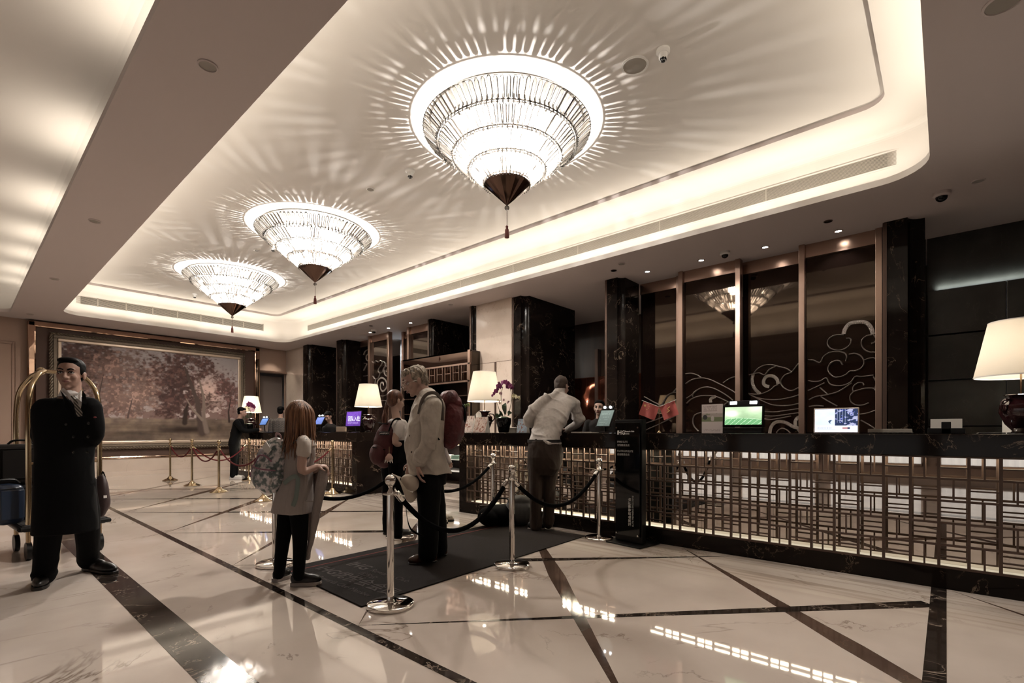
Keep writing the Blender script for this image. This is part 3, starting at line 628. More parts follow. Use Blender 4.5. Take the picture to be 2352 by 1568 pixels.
# ================================================================== chandeliers
def glassmat():
    m = bpy.data.materials.new('cut_crystal'); m.use_nodes = True; nt = m.node_tree; nt.nodes.clear()
    o = nd(m, 'ShaderNodeOutputMaterial'); tr = nd(m, 'ShaderNodeBsdfTransparent'); tr.inputs[0].default_value = (.93, .91, .88, 1)
    tl = nd(m, 'ShaderNodeBsdfTranslucent'); tl.inputs[0].default_value = (.95, .92, .88, 1)
    gl = nd(m, 'ShaderNodeBsdfGlossy'); gl.inputs['Roughness'].default_value = .12; gl.inputs[0].default_value = (.9, .88, .86, 1)
    oi = nd(m, 'ShaderNodeObjectInfo'); rp = ramp(m, [(0, (.05, .045, .042)), (.5, (.20, .19, .18)), (1, (.5, .48, .46))]); lk(m, oi, 'Random', rp, 'Fac')
    fc = nd(m, 'ShaderNodeLayerWeight'); fc.inputs[0].default_value = .5; fr = ramp(m, [(.25, (1, 1, 1)), (.8, (.18, .165, .155))]); lk(m, fc, 'Facing', fr, 'Fac')  # rims darkened in the colour, standing in for refraction at the rod edges
    mu = nd(m, 'ShaderNodeMix', data_type='RGBA', blend_type='MULTIPLY'); mu.inputs[0].default_value = 1; lk(m, rp, 'Color', mu, 6); lk(m, fr, 'Color', mu, 7); lk(m, mu, 2, tl, 0)
    mv = nd(m, 'ShaderNodeMix', data_type='RGBA', blend_type='MULTIPLY'); mv.inputs[0].default_value = 1; lk(m, fr, 'Color', mv, 6); mv.inputs[7].default_value = (.92, .9, .87, 1); lk(m, mv, 2, tr, 0)
    m1 = nd(m, 'ShaderNodeMixShader'); m1.inputs[0].default_value = .5; lk(m, tr, 0, m1, 1); lk(m, tl, 0, m1, 2)
    lw = nd(m, 'ShaderNodeLayerWeight'); lw.inputs[0].default_value = .35
    m2 = nd(m, 'ShaderNodeMixShader'); lk(m, lw, 'Fresnel', m2, 0); lk(m, m1, 0, m2, 1); lk(m, gl, 0, m2, 2); lk(m, m2, 0, o, 0)
    return m
M['crystal'] = glassmat()
M['coneglass'] = mat('smoked_cone', (.10, .06, .045), .06, .85)
M['tassel'] = mat('maroon_tassel', (.14, .04, .035), .8)
TIERS = [(.93, -.075, 92), (.76, -.215, 76), (.585, -.355, 60), (.41, -.495, 44)]
def rodmesh(L, w, th):
    bm = B(); n = 6
    prof = [(0, .35), (.12, 1), (.88, 1), (1, .3)]
    rings = []
    for s, k in prof:
        rings.append([bm.verts.new((s * L, w * k * a, th * k * b)) for a, b in ((1, 0), (.5, 1), (-.5, 1), (-1, 0), (-.5, -1), (.5, -1))])
    for a, b_ in zip(rings, rings[1:]):
        for i in range(6): bm.faces.new((a[i], a[(i + 1) % 6], b_[(i + 1) % 6], b_[i]))
    bm.faces.new(rings[0][::-1]); bm.faces.new(rings[-1]); return mesh_of(bm, 'crystal_rod', False)
def chandelier(c, lab):
    t = thing('chandelier', lab, 'chandelier', c, 'crystal chandeliers down the ceiling tray')
    bm = B(); lathe(bm, [(.84, 0), (.84, -.012), (.2, -.014)], (0, 0, 0), 64); part('ceiling_plate', bm, 'white', t, local=True)
    rr_ = random.Random(5)
    for ti, (r, z, n) in enumerate(TIERS):
        me = rodmesh(.205, .0235, .010); me.materials.append(M['crystal'])
        bm = B(); R = r - .15; lathe(bm, [(R - .006, z - .135), (R + .004, z - .135), (R + .004, z - .125), (R - .006, z - .125)], (0, 0, 0), 48, cap=False); lathe(bm, [(r - .01, z + .002), (r - .002, z + .002), (r - .002, z + .010), (r - .01, z + .010)], (0, 0, 0), 64, cap=False)
        part('tier_ring', bm, 'chrome', t, local=True)
        for k in range(n):
            a = 2 * math.pi * (k + .5 * (ti % 2)) / n + rr_.uniform(-.006, .006)
            o = bpy.data.objects.new('crystal_rod', me); COL.objects.link(o); o.parent = t
            o.location = (r * math.cos(a), r * math.sin(a), z + rr_.uniform(-.006, .006))
            o.rotation_euler = Euler((rr_.uniform(-.1, .1), math.radians(41 + rr_.uniform(-2, 2)), a + math.pi), 'XYZ')
        # short upright pendants that close each step
        bm = B(); n2 = n
        for k in range(n2):
            a = 2 * math.pi * k / n2; rad = r - .160; rad2 = rad + .012
            p = Vector((rad * math.cos(a), rad * math.sin(a), z - .075)); q = Vector((rad2 * math.cos(a), rad2 * math.sin(a), z - .165))
            tube(bm, [p, q], .0105, 5, .6)
        part('short_pendants', bm, 'crystal', t, local=True, kind='stuff')
    zc = -.64
    bm = B(); lathe(bm, [(.255, zc), (.262, zc - .01), (.005, zc - .235)], (0, 0, 0), 28, cap=False); part('pleated_cone', bm, 'coneglass', t, smooth=False, local=True)
    bm = B(); ell(bm, (0, 0, zc - .262), (.028, .028, .026), seg=12); f = part('glass_ball', bm, 'crystal', t, local=True)
    bm = B(); tube(bm, [(0, 0, zc - .28), (0, 0, zc - .47)], .0035, 6); part('tassel_cord', bm, 'bronze_d', t, local=True)
    bm = B(); lathe(bm, [(.004, zc - .455), (.016, zc - .47), (.012, zc - .49), (.022, zc - .51), (.026, zc - .595), (.005, zc - .60)], (0, 0, 0), 12); part('tassel', bm, 'tassel', t, local=True)
    for ti, (r, z, n) in enumerate([(.60, -.25, 10), (.45, -.37, 8), (.30, -.49, 6), (.15, -.59, 4)]):
        for k in range(n):
            a = 2 * math.pi * (k + .3 * ti) / n; bm = B(); ell(bm, (r * math.cos(a), r * math.sin(a), z), (.035, .035, .035), seg=10); part('bulb', bm, 'bulb', t, local=True)
    return t
ch0 = chandelier((4.10, 3.69, ZC), 'nearest and largest-looking crystal chandelier')
ch1 = copy_tree(ch0, None, (4.07, 8.05, ZC)); ch1['label'] = 'middle crystal chandelier of the three in the ceiling row'
ch2 = copy_tree(ch0, None, (4.05, 11.75, ZC)); ch2['label'] = 'farthest crystal chandelier, closest to the painting wall'
CHP = 105
for c in ((4.10, 3.69), (4.07, 8.05), (4.05, 11.75)):
    point('chandelier_lamp', (c[0], c[1], ZC - .50), CHP, NEUT, .022)
    spot('chandelier_lamp', (c[0], c[1], ZC - .12), (0, 0, -1), 1000, 165, NEUT, .12)

# ================================================================== ceiling fittings
def speaker(x, y, z, r, lab, m='soffit'):
    t = thing('ceiling_speaker', lab, 'speaker', (x, y, z)); bm = B(); lathe(bm, [(r, 0), (r, -.008), (r * .86, -.012), (r * .84, -.004)], (x, y, z), 32, cap=False); part('rim', bm, 'white' if m == 'w' else 'soffit', t)
    bm = B(); lathe(bm, [(r * .85, -.001), (r * .85, -.005), (.001, -.007)], (x, y, z), 32); part('mesh_cover', bm, 'grille', t)
speaker(4.192, 2.174, ZC, .125, 'large round speaker in the raised ceiling beside the nearest chandelier', 'w')
speaker(3.878, 6.069, ZC, .055, 'small round speaker between the nearest and middle chandeliers', 'w')
speaker(3.773, 9.711, ZC, .06, 'small round speaker between the middle and farthest chandeliers', 'w')
for (x, y), l in zip(((1.216, 4.0), (1.178, 8.02), (1.162, 11.59), (1.147, 15.5)), ('nearest', 'second', 'third', 'farthest')):
    speaker(x, y, ZS, .065, l + ' round cover in the taupe ceiling beam at left')
speaker(6.857, 7.75, ZS, .05, 'round cover in the soffit above the display cabinet'); speaker(6.742, 11.26, ZS, .05, 'round cover in the soffit above the far counter'); speaker(6.868, 13.6, ZS, .05, 'round cover in the soffit closest to the painting wall')
speaker(7.147, -.25, ZS, .06, 'round cover in the dark soffit right of the dome camera'); speaker(6.965, 3.837, ZS, .055, 'round cover in the soffit in front of the slim column')
speaker(4.277, -.263, ZS, .10, 'round cover in the dark ceiling at the top right')
def smoke(x, y, z, lab, s=1.0):
    t = thing('smoke_detector', lab, 'detector', (x, y, z)); bm = B(); lathe(bm, [(.06 * s, 0), (.06 * s, -.02), (.045 * s, -.035), (.040 * s, -.035), (.036 * s, -.075), (.03 * s, -.08)], (x, y, z), 24); part('housing', bm, 'white', t)
    bm = B(); lathe(bm, [(.031 * s, -.078), (.031 * s, -.09), (.022 * s, -.10), (.010 * s, -.105)], (x, y, z), 20); part('sensor_cage', bm, 'blackmetal', t)
    bm = B()
    for k in range(8): a = k * math.pi / 4; tube(bm, [(x + .033 * s * math.cos(a), y + .033 * s * math.sin(a), z - .076), (x + .02 * s * math.cos(a), y + .02 * s * math.sin(a), z - .103)], .003, 5)
    part('cage_ribs', bm, 'white', t)
smoke(4.191, 1.897, ZC, 'white smoke detector beside the large ceiling speaker'); smoke(3.941, 5.245, ZC, 'white smoke detector left below the nearest chandelier'); smoke(3.889, 9.283, ZC, 'white smoke detector behind the middle chandelier'); smoke(3.962, 13.98, ZC, 'white smoke detector left below the farthest chandelier')
def dome(x, y, z, lab, s=1.0, m='white'):
    t = thing('dome_camera', lab, 'security camera', (x, y, z)); bm = B(); lathe(bm, [(.07 * s, 0), (.07 * s, -.035), (.055 * s, -.05), (.05 * s, -.05)], (x, y, z), 24); part('housing', bm, m, t)
    bm = B(); ell(bm, (x, y, z - .05), (.048 * s, .048 * s, .045 * s), seg=16); part('dome', bm, 'blackgloss', t)
dome(7.235, .04, ZS, 'dome security camera on the dark soffit at right', 1.15, 'soffit'); dome(7.513, 2.446, ZS, 'white dome security camera among the downlights over the wave panels'); dome(7.246, 11.18, ZS, 'white dome security camera over the far scroll panels')
def downl(x, y, lab, grp):
    t = thing('downlight', lab, 'ceiling light', (x, y, ZS), grp); bm = B(); lathe(bm, [(.055, 0), (.055, -.006), (.038, -.008), (.036, 0.0)], (x, y, ZS), 24, cap=False); part('trim_ring', bm, 'chrome', t)
    bm = B(); lathe(bm, [(.036, -.001), (.036, -.004), (.001, -.006)], (x, y, ZS), 20); part('lens', bm, 'downlamp', t)
    spot('downlight_beam', (x, y, ZS - .02), (.28, 0, -1), 15, 95, (1, .96, .9), .03)
for (x, y), l in zip(((7.72, 1.07), (7.70, 1.95), (7.64, 2.84), (7.59, 3.71)), ('over the cloud scroll panel', 'over the set-back wave crest panel', 'over the rolling wave panel', 'beside the slim marble column')): downl(x, y, 'lit round downlight ' + l, 'downlights over the near panels')
for (x, y), l in zip(((7.37, 9.79), (7.37, 10.71), (7.37, 11.55)), ('closest to the display cabinet', 'in the middle of three over the far scroll panels', 'nearest the far marble columns')): downl(x, y, 'lit round downlight ' + l, 'downlights over the far panels')
for (x, y), l in zip(((7.28, 1.117), (7.18, 4.1), (6.926, 10.818)), ('above the cloud scroll panel', 'above the slim column', 'above the far scroll panels')):
    t = thing('recessed_spotlight', 'unlit dark recessed spotlight ' + l, 'ceiling light', (x, y, ZS)); bm = B(); lathe(bm, [(.05, 0), (.05, -.006), (.042, -.008)], (x, y, ZS), 24, cap=False); part('ring', bm, 'bronze_d', t); bm = B(); lathe(bm, [(.042, -.001), (.042, -.007), (.001, -.004)], (x, y, ZS), 20); part('black_lens', bm, 'blackgloss', t)

# ================================================================== rope barriers
def post(loc, m, lab, grp, fancy=False, h=.90):
    t = thing('stanchion', lab, 'barrier post', loc, grp)
    if not fancy:
        bm = B(); lathe(bm, [(.150, 0), (.152, .006), (.150, .024), (.140, .030), (.03, .036), (.022, .05)], seg=40)
        part('base', bm, m, t, local=True)
        bm = B(); lathe(bm, [(.0235, .03), (.0235, .735)], seg=24); part('pole', bm, m, t, local=True)
        bm = B(); lathe(bm, [(.05, .735), (.052, .74), (.050, .745), (.024, .747), (.017, .76), (.011, .775), (.016, .79), (.02, .795)], seg=28); part('collar', bm, m, t, local=True)
        bm = B(); ell(bm, (0, 0, .828), (.036, .036, .037), seg=24); part('ball_finial', bm, m, t, local=True)
    else:
        bm = B(); lathe(bm, [(.155, 0), (.155, .012), (.12, .03), (.07, .05), (.04, .085), (.026, .10)], seg=36); part('base', bm, m, t, local=True)
        bm = B(); lathe(bm, [(.021, .08), (.021, .84)], seg=20); part('pole', bm, m, t, local=True)
        bm = B(); lathe(bm, [(.021, .84), (.035, .845), (.035, .865), (.018, .875), (.015, .905), (.024, .92)], seg=20); part('collar', bm, m, t, local=True)
        bm = B(); ell(bm, (0, 0, .95), (.033, .033, .038), seg=16); part('finial', bm, m, t, local=True)
    return t
S = [(1.901, 2.74), (3.150, 2.777), (4.551, 2.776), (3.185, 4.422), (1.833, 4.333), (4.62, 4.40)]
lb = ['polished steel rope post in the foreground, nearest the camera', 'polished steel rope post in front of the black bag', 'polished steel rope post beside the black sign stand', 'polished steel rope post behind the man in the beige jacket', 'polished steel rope post behind the girl with the glittery backpack', 'polished steel rope post standing against the counter lattice']
p0 = post((*S[0], 0), 'chrome', lb[0], 'steel posts around the entrance mat')
for s, l in zip(S[1:], lb[1:]): q = copy_tree(p0, None, (*s, 0)); q['label'] = l
GS = [(3.358, 13.61), (3.34, 11.96), (3.319, 10.30), (3.389, 8.46), (4.632, 8.50), (4.62, 12.35)]
gl_ = ['brass rope post farthest away, near the painting', 'second farthest brass rope post before the painting', 'third brass rope post before the painting', 'brass rope post behind the girl, only its foot showing', 'brass rope post against the far counter lattice', 'brass rope post beside the man in black at the far counter']
g0 = post((*GS[0], 0), 'brass', gl_[0], 'brass posts of the far queue', True)
for s, l in zip(GS[1:], gl_[1:]): q = copy_tree(g0, None, (*s, 0)); q['label'] = l
def ropeline(a, b, sag, m, hm, lab, grp, ha=.70, hb=.70, r=.0185, off=.06):
    a = Vector((*a, ha)); b = Vector((*b, hb)); d = (b - a); d.z = 0; d.normalize(); a = a + d * off; b = b - d * off
    t = thing('barrier_rope', lab, 'rope', a.lerp(b, .5), grp); n = 22; P = []
    for k in range(n + 1):
        u = k / n; P.append(a.lerp(b, u) - UP * sag * (1 - (2 * u - 1) ** 2))
    e0 = (P[1] - P[0]).normalized(); e1 = (P[-2] - P[-1]).normalized()
    bm = B(); tube(bm, P, r, 12); part('velvet_cord', bm, m, t)
    for p, e, o_ in ((P[0], e0, -d), (P[-1], e1, d)):
        bm = B(); tube(bm, [p - e * .05, p - e * .045, p + e * .02, p + e * .025], [r * .7, r * 1.2, r * 1.25, r * 1.1], 14); part('ferrule', bm, hm, t)
        bm = B(); tube(bm, [p - e * .05, p - e * .07 + UP * .015, p + o_ * .045 + UP * .045], .006, 8); part('hook', bm, hm, t)
gk = 'black velvet ropes around the mat'
ropeline(S[4], S[3], .20, 'velvet', 'chrome', 'black velvet rope sagging from behind the girl to the middle steel post', gk)
ropeline(S[3], S[5], .26, 'velvet', 'chrome', 'black velvet rope hanging behind the beige jacket towards the counter', gk)
ropeline((1.95, 2.78), (3.12, 2.777), .30, 'velvet', 'chrome', 'black velvet rope between the foreground post and the next steel post', gk)
ropeline(S[1], S[2], .26, 'velvet', 'chrome', 'black velvet rope looping in front of the man in the white shirt', gk)
gr = 'red velvet ropes of the far queue'
ropeline(GS[0], GS[1], .22, 'redrope', 'brass', 'red velvet rope farthest away before the painting', gr, .80, .80, .014)
ropeline(GS[1], GS[2], .25, 'redrope', 'brass', 'red velvet rope between the second and third brass posts', gr, .80, .80, .014)
ropeline(GS[2], GS[3], .26, 'redrope', 'brass', 'red velvet rope running behind the glittery backpack', gr, .80, .80, .014)
ropeline(GS[1], (4.55, 12.3), .30, 'redrope', 'brass', 'red velvet rope crossing in front of the man in black', gr, .80, .80, .014)
ropeline(GS[3], GS[4], .26, 'redrope', 'brass', 'red velvet rope rising to the post at the far counter lattice', gr, .80, .80, .014)

# ================================================================== entrance mat with print
mt = thing('entrance_mat', 'dark grey entrance mat with a red line and printed lettering', 'mat', (3.2, 3.5, 0))
bm = B(); slabquad(bm, [(1.76, 2.86), (4.58, 2.96), (4.56, 4.20), (1.80, 4.14)], .0016, .011); part('mat_body', bm, 'mat', mt, smooth=False, bev=.003)
bm = B(); slabquad(bm, [(1.81, 3.985), (4.56, 4.045), (4.56, 4.065), (1.81, 4.005)], .0105, .0125); part('red_line', bm, 'matline', mt, smooth=False)
dx = Vector((.02, -1, 0)).normalized(); dy = Vector((1, .02, 0)).normalized()
text('IHG', .16, 'matprint', (2.22, 3.86, .0115), dx, dy, mt, depth=.0006, bold=.003)
text('Rewards Club', .085, 'matprint', (2.25, 3.54, .0115), dx, dy, mt, depth=.0006); text('优悦会', .075, 'matprint', (2.14, 3.54, .0115), dx, dy, mt, depth=.0006)
text('IHG优悦会会员', .155, 'matprint', (1.98, 3.93, .0115), dx, dy, mt, depth=.0006, bold=.002)
text('IHG Rewards Club Member', .075, 'matprint', (1.87, 3.84, .0115), dx, dy, mt, depth=.0006)

# ================================================================== black sign stand
kx, ky = 4.60, 2.45
sg = thing('sign_stand', 'tall black member sign stand in front of the counter', 'sign', (kx, ky, 0))
fd = Vector((-.86, -.51, 0)).normalized(); sd = Vector((-fd.y, fd.x, 0))   # front normal and side direction
pl, pr = at(1414, 1240, z=.012), at(1471, 1252, z=.012); sdv = (pr - pl); wd = sdv.length; sdv.normalize(); fn = Vector((sdv.y, -sdv.x, 0))
if fn.dot(FW) > 0: fn = -fn
cen = (pl + pr) / 2
def ob(bm, c, hs): return obox(bm, c, (sdv, fn, UP), hs)
bm = B(); ob(bm, cen - fn * .06 + UP * -.004 + Vector((0, 0, 0.0)), (wd / 2 + .07, .17, .008)); part('base_plate', bm, 'blackmetal', sg, smooth=False, bev=.003)
H0 = 1.255
bm = B(); ob(bm, cen - fn * .045 + UP * ((H0 - .01) / 2 + .01), (wd / 2 + .012, .035, (H0 - .01) / 2)); part('pillar_box', bm, 'blackmetal', sg, smooth=False, bev=.004)
bm = B(); ob(bm, cen + fn * .006 + UP * (H0 / 2 + .02), (wd / 2 - .004, .004, H0 / 2 - .05)); part('acrylic_panel', bm, 'blackgloss', sg, smooth=False, bev=.002)
for a in (-1, 1):
    for z in (.09, H0 - .08):
        bm = B(); c = cen + sdv * a * (wd / 2 - .022) + fn * .010 + UP * z; tube(bm, [c, c + fn * .008], .009, 12); part('standoff_bolt', bm, 'chrome', sg)
M['print'] = mat('white_print', (.75, .72, .70), .6); M['print2'] = mat('grey_print', (.42, .40, .38), .6)
O = lambda u, z: cen - sdv * (wd / 2 - .028) + sdv * u + fn * .0105 + UP * z
kw = dict(depth=.0003)
text('IHG', .058, 'print', O(0, 1.105), sdv, UP, sg, bold=.0016, **kw); text('Rewards Club', .020, 'print', O(.098, 1.130), sdv, UP, sg, bold=.0005, **kw); text('优悦会', .019, 'print', O(.098, 1.106), sdv, UP, sg, **kw)
text('SPIRE ELITE', .027, 'print2', O(.0, 1.02), sdv, UP, sg, **kw); text('至悦精英会员', .026, 'print2', O(0, .985), sdv, UP, sg, **kw)
text('PLATINUM ELITE', .027, 'print2', O(.0, .925), sdv, UP, sg, **kw); text('白金精英会员', .026, 'print2', O(0, .890), sdv, UP, sg, **kw)
text('精英会员专享柜台', .036, 'print2', O(.170, .175), UP, -sdv, sg, bold=.0008, **kw); text('ELITE MEMBERS EXCLUSIVE', .026, 'print2', O(.205, .175), UP, -sdv, sg, **kw)

# ================================================================== things on the counters
ZT = 1.131
M['shade'] = mat('linen_lampshade', (.85, .78, .66), .8); 
def shademat():
    m = bpy.data.materials.new('lit_linen_shade'); m.use_nodes = True; nt = m.node_tree; nt.nodes.clear()
    o = nd(m, 'ShaderNodeOutputMaterial'); d = nd(m, 'ShaderNodeBsdfDiffuse'); d.inputs[0].default_value = (.8, .75, .68, 1)
    t = nd(m, 'ShaderNodeBsdfTranslucent'); t.inputs[0].default_value = (.85, .81, .74, 1); x = nd(m, 'ShaderNodeMixShader'); x.inputs[0].default_value = .6
    lk(m, d, 0, x, 1); lk(m, t, 0, x, 2); lk(m, x, 0, o, 0); return m
M['shade'] = shademat(); M['vase'] = mat('oxblood_glaze', (.016, .004, .005), .08, 0, coat=.5)
def lamp(x, y, zb, zt, rb, rt, lab, power=11):
    t = thing('table_lamp', lab, 'lamp', (x, y, ZT), 'table lamps on the reception counters'); c = (x, y, ZT)
    zs = zb - ZT
    bm = B(); lathe(bm, [(.07, 0), (.075, .01), (.05, .02)], c, 24); part('foot_plate', bm, 'chrome', t)
    vh = zs * .68
    bm = B(); lathe(bm, [(.045, .02), (.085, vh * .25), (.118, vh * .55), (.112, vh * .75), (.07, vh * .86), (.06, vh * .92), (.095, vh), (.09, vh + .004), (.04, vh)], c, 32); v = part('vase_body', bm, 'vase', t)
    for s in (-1, 1):
        bm = B(); P = [(x + RT.x * s * .07, y + RT.y * s * .07, ZT + vh * .88), (x + RT.x * s * .125, y + RT.y * s * .125, ZT + vh * .86), (x + RT.x * s * .145, y + RT.y * s * .145, ZT + vh * .68), (x + RT.x * s * .115, y + RT.y * s * .115, ZT + vh * .52)]; tube(bm, cr(P, 4), .008, 8); part('handle', bm, 'vase', v)
    bm = B(); tube(bm, [(x, y, ZT + vh), (x, y, zb + .06)], .006, 8); part('stem', bm, 'brass_d', t)
    H_ = zt - zb; bm = B(); lathe(bm, [(rb, 0), (rt, H_)], (x, y, zb), 48, cap=False); lathe(bm, [(rb - .004, 0), (rt - .004, H_)], (x, y, zb), 48, cap=False); part('lampshade', bm, 'shade', t)
    bm = B(); lathe(bm, [(rb + .001, 0), (rb + .001, .008), (rb - .005, .008), (rb - .005, 0)], (x, y, zb), 48, cap=False); part('shade_trim', bm, 'white', t); bm = B(); lathe(bm, [(rt + .001, H_ - .008), (rt + .001, H_), (rt - .005, H_)], (x, y, zb), 48, cap=False); part('shade_trim', bm, 'white', t)
    bm = B(); ell(bm, (x, y, zb + .12), (.03, .03, .04), seg=12); part('bulb', bm, 'bulb', t)
    point('table_lamp_light', (x, y, zb + .19), power, (1, .90, .75), .05)
    return t
lamp(5.1, 5.03, 1.583, 2.01, .250, .165, 'lit table lamp beside the orchid on the nearer counter')
lamp(5.1, 7.99 + .06, 1.603, 2.02, .250, .165, 'lit table lamp beside the purple sign on the far counter')
lamp(5.2, 13.75, 1.64, 2.07, .25, .165, 'lit table lamp at the far end, before the painting corner', 9)
lamp(5.12, -.405, 1.545, 1.95, .255, .175, 'lit table lamp at the right edge of the picture', 4.5)
# screens ---------------------------------------------------------------
def upright(c, w, h, tilt=.0, face=None):
    """axes of a panel centred at c facing the queue"""
    f = Vector(face or (-1, 0, 0)).normalized(); r = UP.cross(f).normalized(); u = (UP * math.cos(tilt) - f * math.sin(tilt)).normalized(); n = r.cross(u)
    if n.dot(f) < 0: n = -n
    return r, u, n
def leafcol(u, v):
    g = np.stack([.20 + .25 * v, .36 + .22 * v, .17 + .2 * v], 1); sp = np.exp(-((u - .18) ** 2 + (v - .62) ** 2) / .03) + .4 * np.exp(-((u - .85) ** 2 + (v - .9) ** 2) / .05)
    g += sp[:, None] * np.array([.5, .55, .45]); n = fbm(u, v, 4, 5)[:, None]; g *= .75 + .5 * n
    top = .30 + .07 * np.sin(u * 3.1 + .3); lf = v < top; vein = (np.abs(((u * 7 + (top - v) * 4) % 1) - .5) < .05) | (np.abs(v - top) < .015)
    L = np.tile(np.array([[.13, .32, .14]]), (len(u), 1)); L[vein] = (.55, .75, .5); g[lf] = L[lf]; return g
def screen(py0, py1, pz0, pz1, X, nm, lab, cat, fn, es, frame_m, bez=.012, grid=(90, 60), tilt=.12, stand=True, parent=None, leds=False):
    t = thing(nm, lab, cat, (X, (py0 + py1) / 2, ZT)); w = abs(py1 - py0); h = pz1 - pz0; c = Vector((X, (py0 + py1) / 2, (pz0 + pz1) / 2)); r, u, n = upright(c, w, h, tilt)
    r = Vector((0, -1, 0)); n = u.cross(r); n = -n if n.x > 0 else n
    bm = B(); obox(bm, c - n * .009, (r, u, n), (w / 2 + bez, h / 2 + bez, .009)); part('bezel', bm, frame_m, t, smooth=False, bev=.005)
    gridpic('display', c - r * w / 2 - u * h / 2 + n * .0012, r * w, u * h, *grid, fn, lab[:20] + '_picture', .4, t, es)
    if stand:
        bm = B(); ob_ = c - u * (h / 2) - n * .03; obox(bm, Vector((ob_.x + .02, ob_.y, ZT + .012)), ((0, 1, 0), (1, 0, 0), UP), (w * .42, .06, .012)); part('foot', bm, 'blackmetal', t, smooth=False, bev=.003)
        bm = B(); tube(bm, [(ob_.x + .03, ob_.y, ZT + .02), c - n * .02], .014, 8); part('arm', bm, 'blackmetal', t)
    if leds:
        top = c + u * (h / 2 + .04); bm = B(); obox(bm, top - n * .01, (r, u, n), (w * .42, .022, .010)); hd = part('light_bar', bm, 'blackmetal', t, smooth=False, bev=.004)
        for s in (-1, 1): bm = B(); obox(bm, top + r * s * w * .27 + n * .002, (r, u, n), (w * .095, .014, .003)); part('led_lamp', bm, 'ledwhite', hd, smooth=False, bev=.002)
    return t
def Ypx(px, X): return at(px, 1000, X=X).y
def Zpx(px, py, X): return at(px, py, X=X).z
X = 5.0
t = screen(Ypx(1750, X), Ypx(1665, X), Zpx(1707, 975, X), Zpx(1707, 934, X), X, 'guest_screen', 'green leaf picture screen with two white lights on top', 'screen', leafcol, .62, 'blackgloss', .02, tilt=.10, leds=True)
bm = B(); box(bm, X - .02, X + .08, Ypx(1752, X), Ypx(1662, X), ZT, ZT + .055); part('lower_housing', bm, 'blackgloss', t, smooth=False, bev=.006)
def tabcol(u, v):
    c = np.tile(np.array([[.55, .62, .85]]), (len(u), 1)) + (fbm(u, v, 5, 3)[:, None] - .5) * .12
    c[(v < .30)] = (.66, .72, .95); ph = (u > .48) & (v > .28); n = fbm(u, v, 14, 8); c[ph] = np.stack([.02 + .3 * (n > .62), .03 + .3 * (n > .62), .07 + .4 * (n > .60)], 1)[ph]
    tr_ = (np.abs((u * 16) % 1 - .5) < .08) & (u > .5) & (u < .72) & (v > .4); c[tr_] = (.3, .35, .5)
    b = (np.hypot((u - .38) * 1.2, v - .45) < .07) & (n > .45); c[b] = (.05, .08, .12)
    tx = (v > .155) & (v < .20) & (u > .05) & (u < .40) & ((u * 40) % 1 > .35); c[tx] = (.15, .17, .3)
    t2 = (v > .095) & (v < .115) & (u > .05) & (u < .5); c[t2] = (.45, .5, .7)
    lg = (v > .13) & (v < .20) & (u > .65) & (u < .77); c[lg] = (.35, .15, .15); lg = (v > .13) & (v < .20) & (u > .77) & (u < .83); c[lg] = (.02, .02, .05); return c
M['tabletframe'] = mat('white_tablet_frame', (.55, .47, .40), .35)
screen(Ypx(1970, X), Ypx(1872, X), Zpx(1921, 992, X), Zpx(1921, 939, X), X, 'tablet', 'white-framed tablet showing a street photograph on the right counter', 'tablet', tabcol, .62, 'tabletframe', .010, (120, 70), .06, False)
def poster(u, v):
    c = np.tile(np.array([[.50, .43, .41]]), (len(u), 1)); n = fbm(u, v, 8, 2)
    m = (v > .40) & (v < .55); c[m] = (.16, .18, .10); c[(v > .55) & (v < .69)] = (.34, .29, .26); c[(v > .62) & (v < .69) & (n > .5)] = (.20, .20, .14); p = ((np.hypot(u - .16, (v - .55) * 1.3) < .11) | (np.hypot(u - .52, (v - .5) * .8) < .08)) & (v > .42); c[p & (u < .3)] = (.05, .05, .05); c[p & (u > .3)] = (.45, .4, .37)
    tx = ((v * 34) % 1 > .55) & (v > .74) & (v < .95) & (u > .07) & (u < .75) & (vnoise(u, v, 40, 4) > .3); c[tx] = (.25, .2, .19); tx = ((v * 40) % 1 > .55) & (v > .05) & (v < .13) & (u > .07) & (u < .9) & (vnoise(u, v, 40, 4) > .4); c[tx] = (.28, .22, .2); return c
t = thing('upright_notice', 'printed card with a meadow photograph beside the green screen', 'notice', (5.0, 1.9, ZT))
ya, yb = Ypx(1660, X), Ypx(1612, X); z1 = Zpx(1636, 928, X)
bm = B(); box(bm, X, X + .006, ya, yb, ZT, z1); part('acrylic_holder', bm, 'paper', t, smooth=False); bm = B(); box(bm, X, X + .07, ya, yb, ZT, ZT + .004); part('holder_foot', bm, 'paper', t, smooth=False)
gridpic('printed_sheet', (X - .0015, yb, ZT), (0, ya - yb, 0), (0, 0, z1 - ZT), 60, 84, poster, 'meadow_card', .5, t)
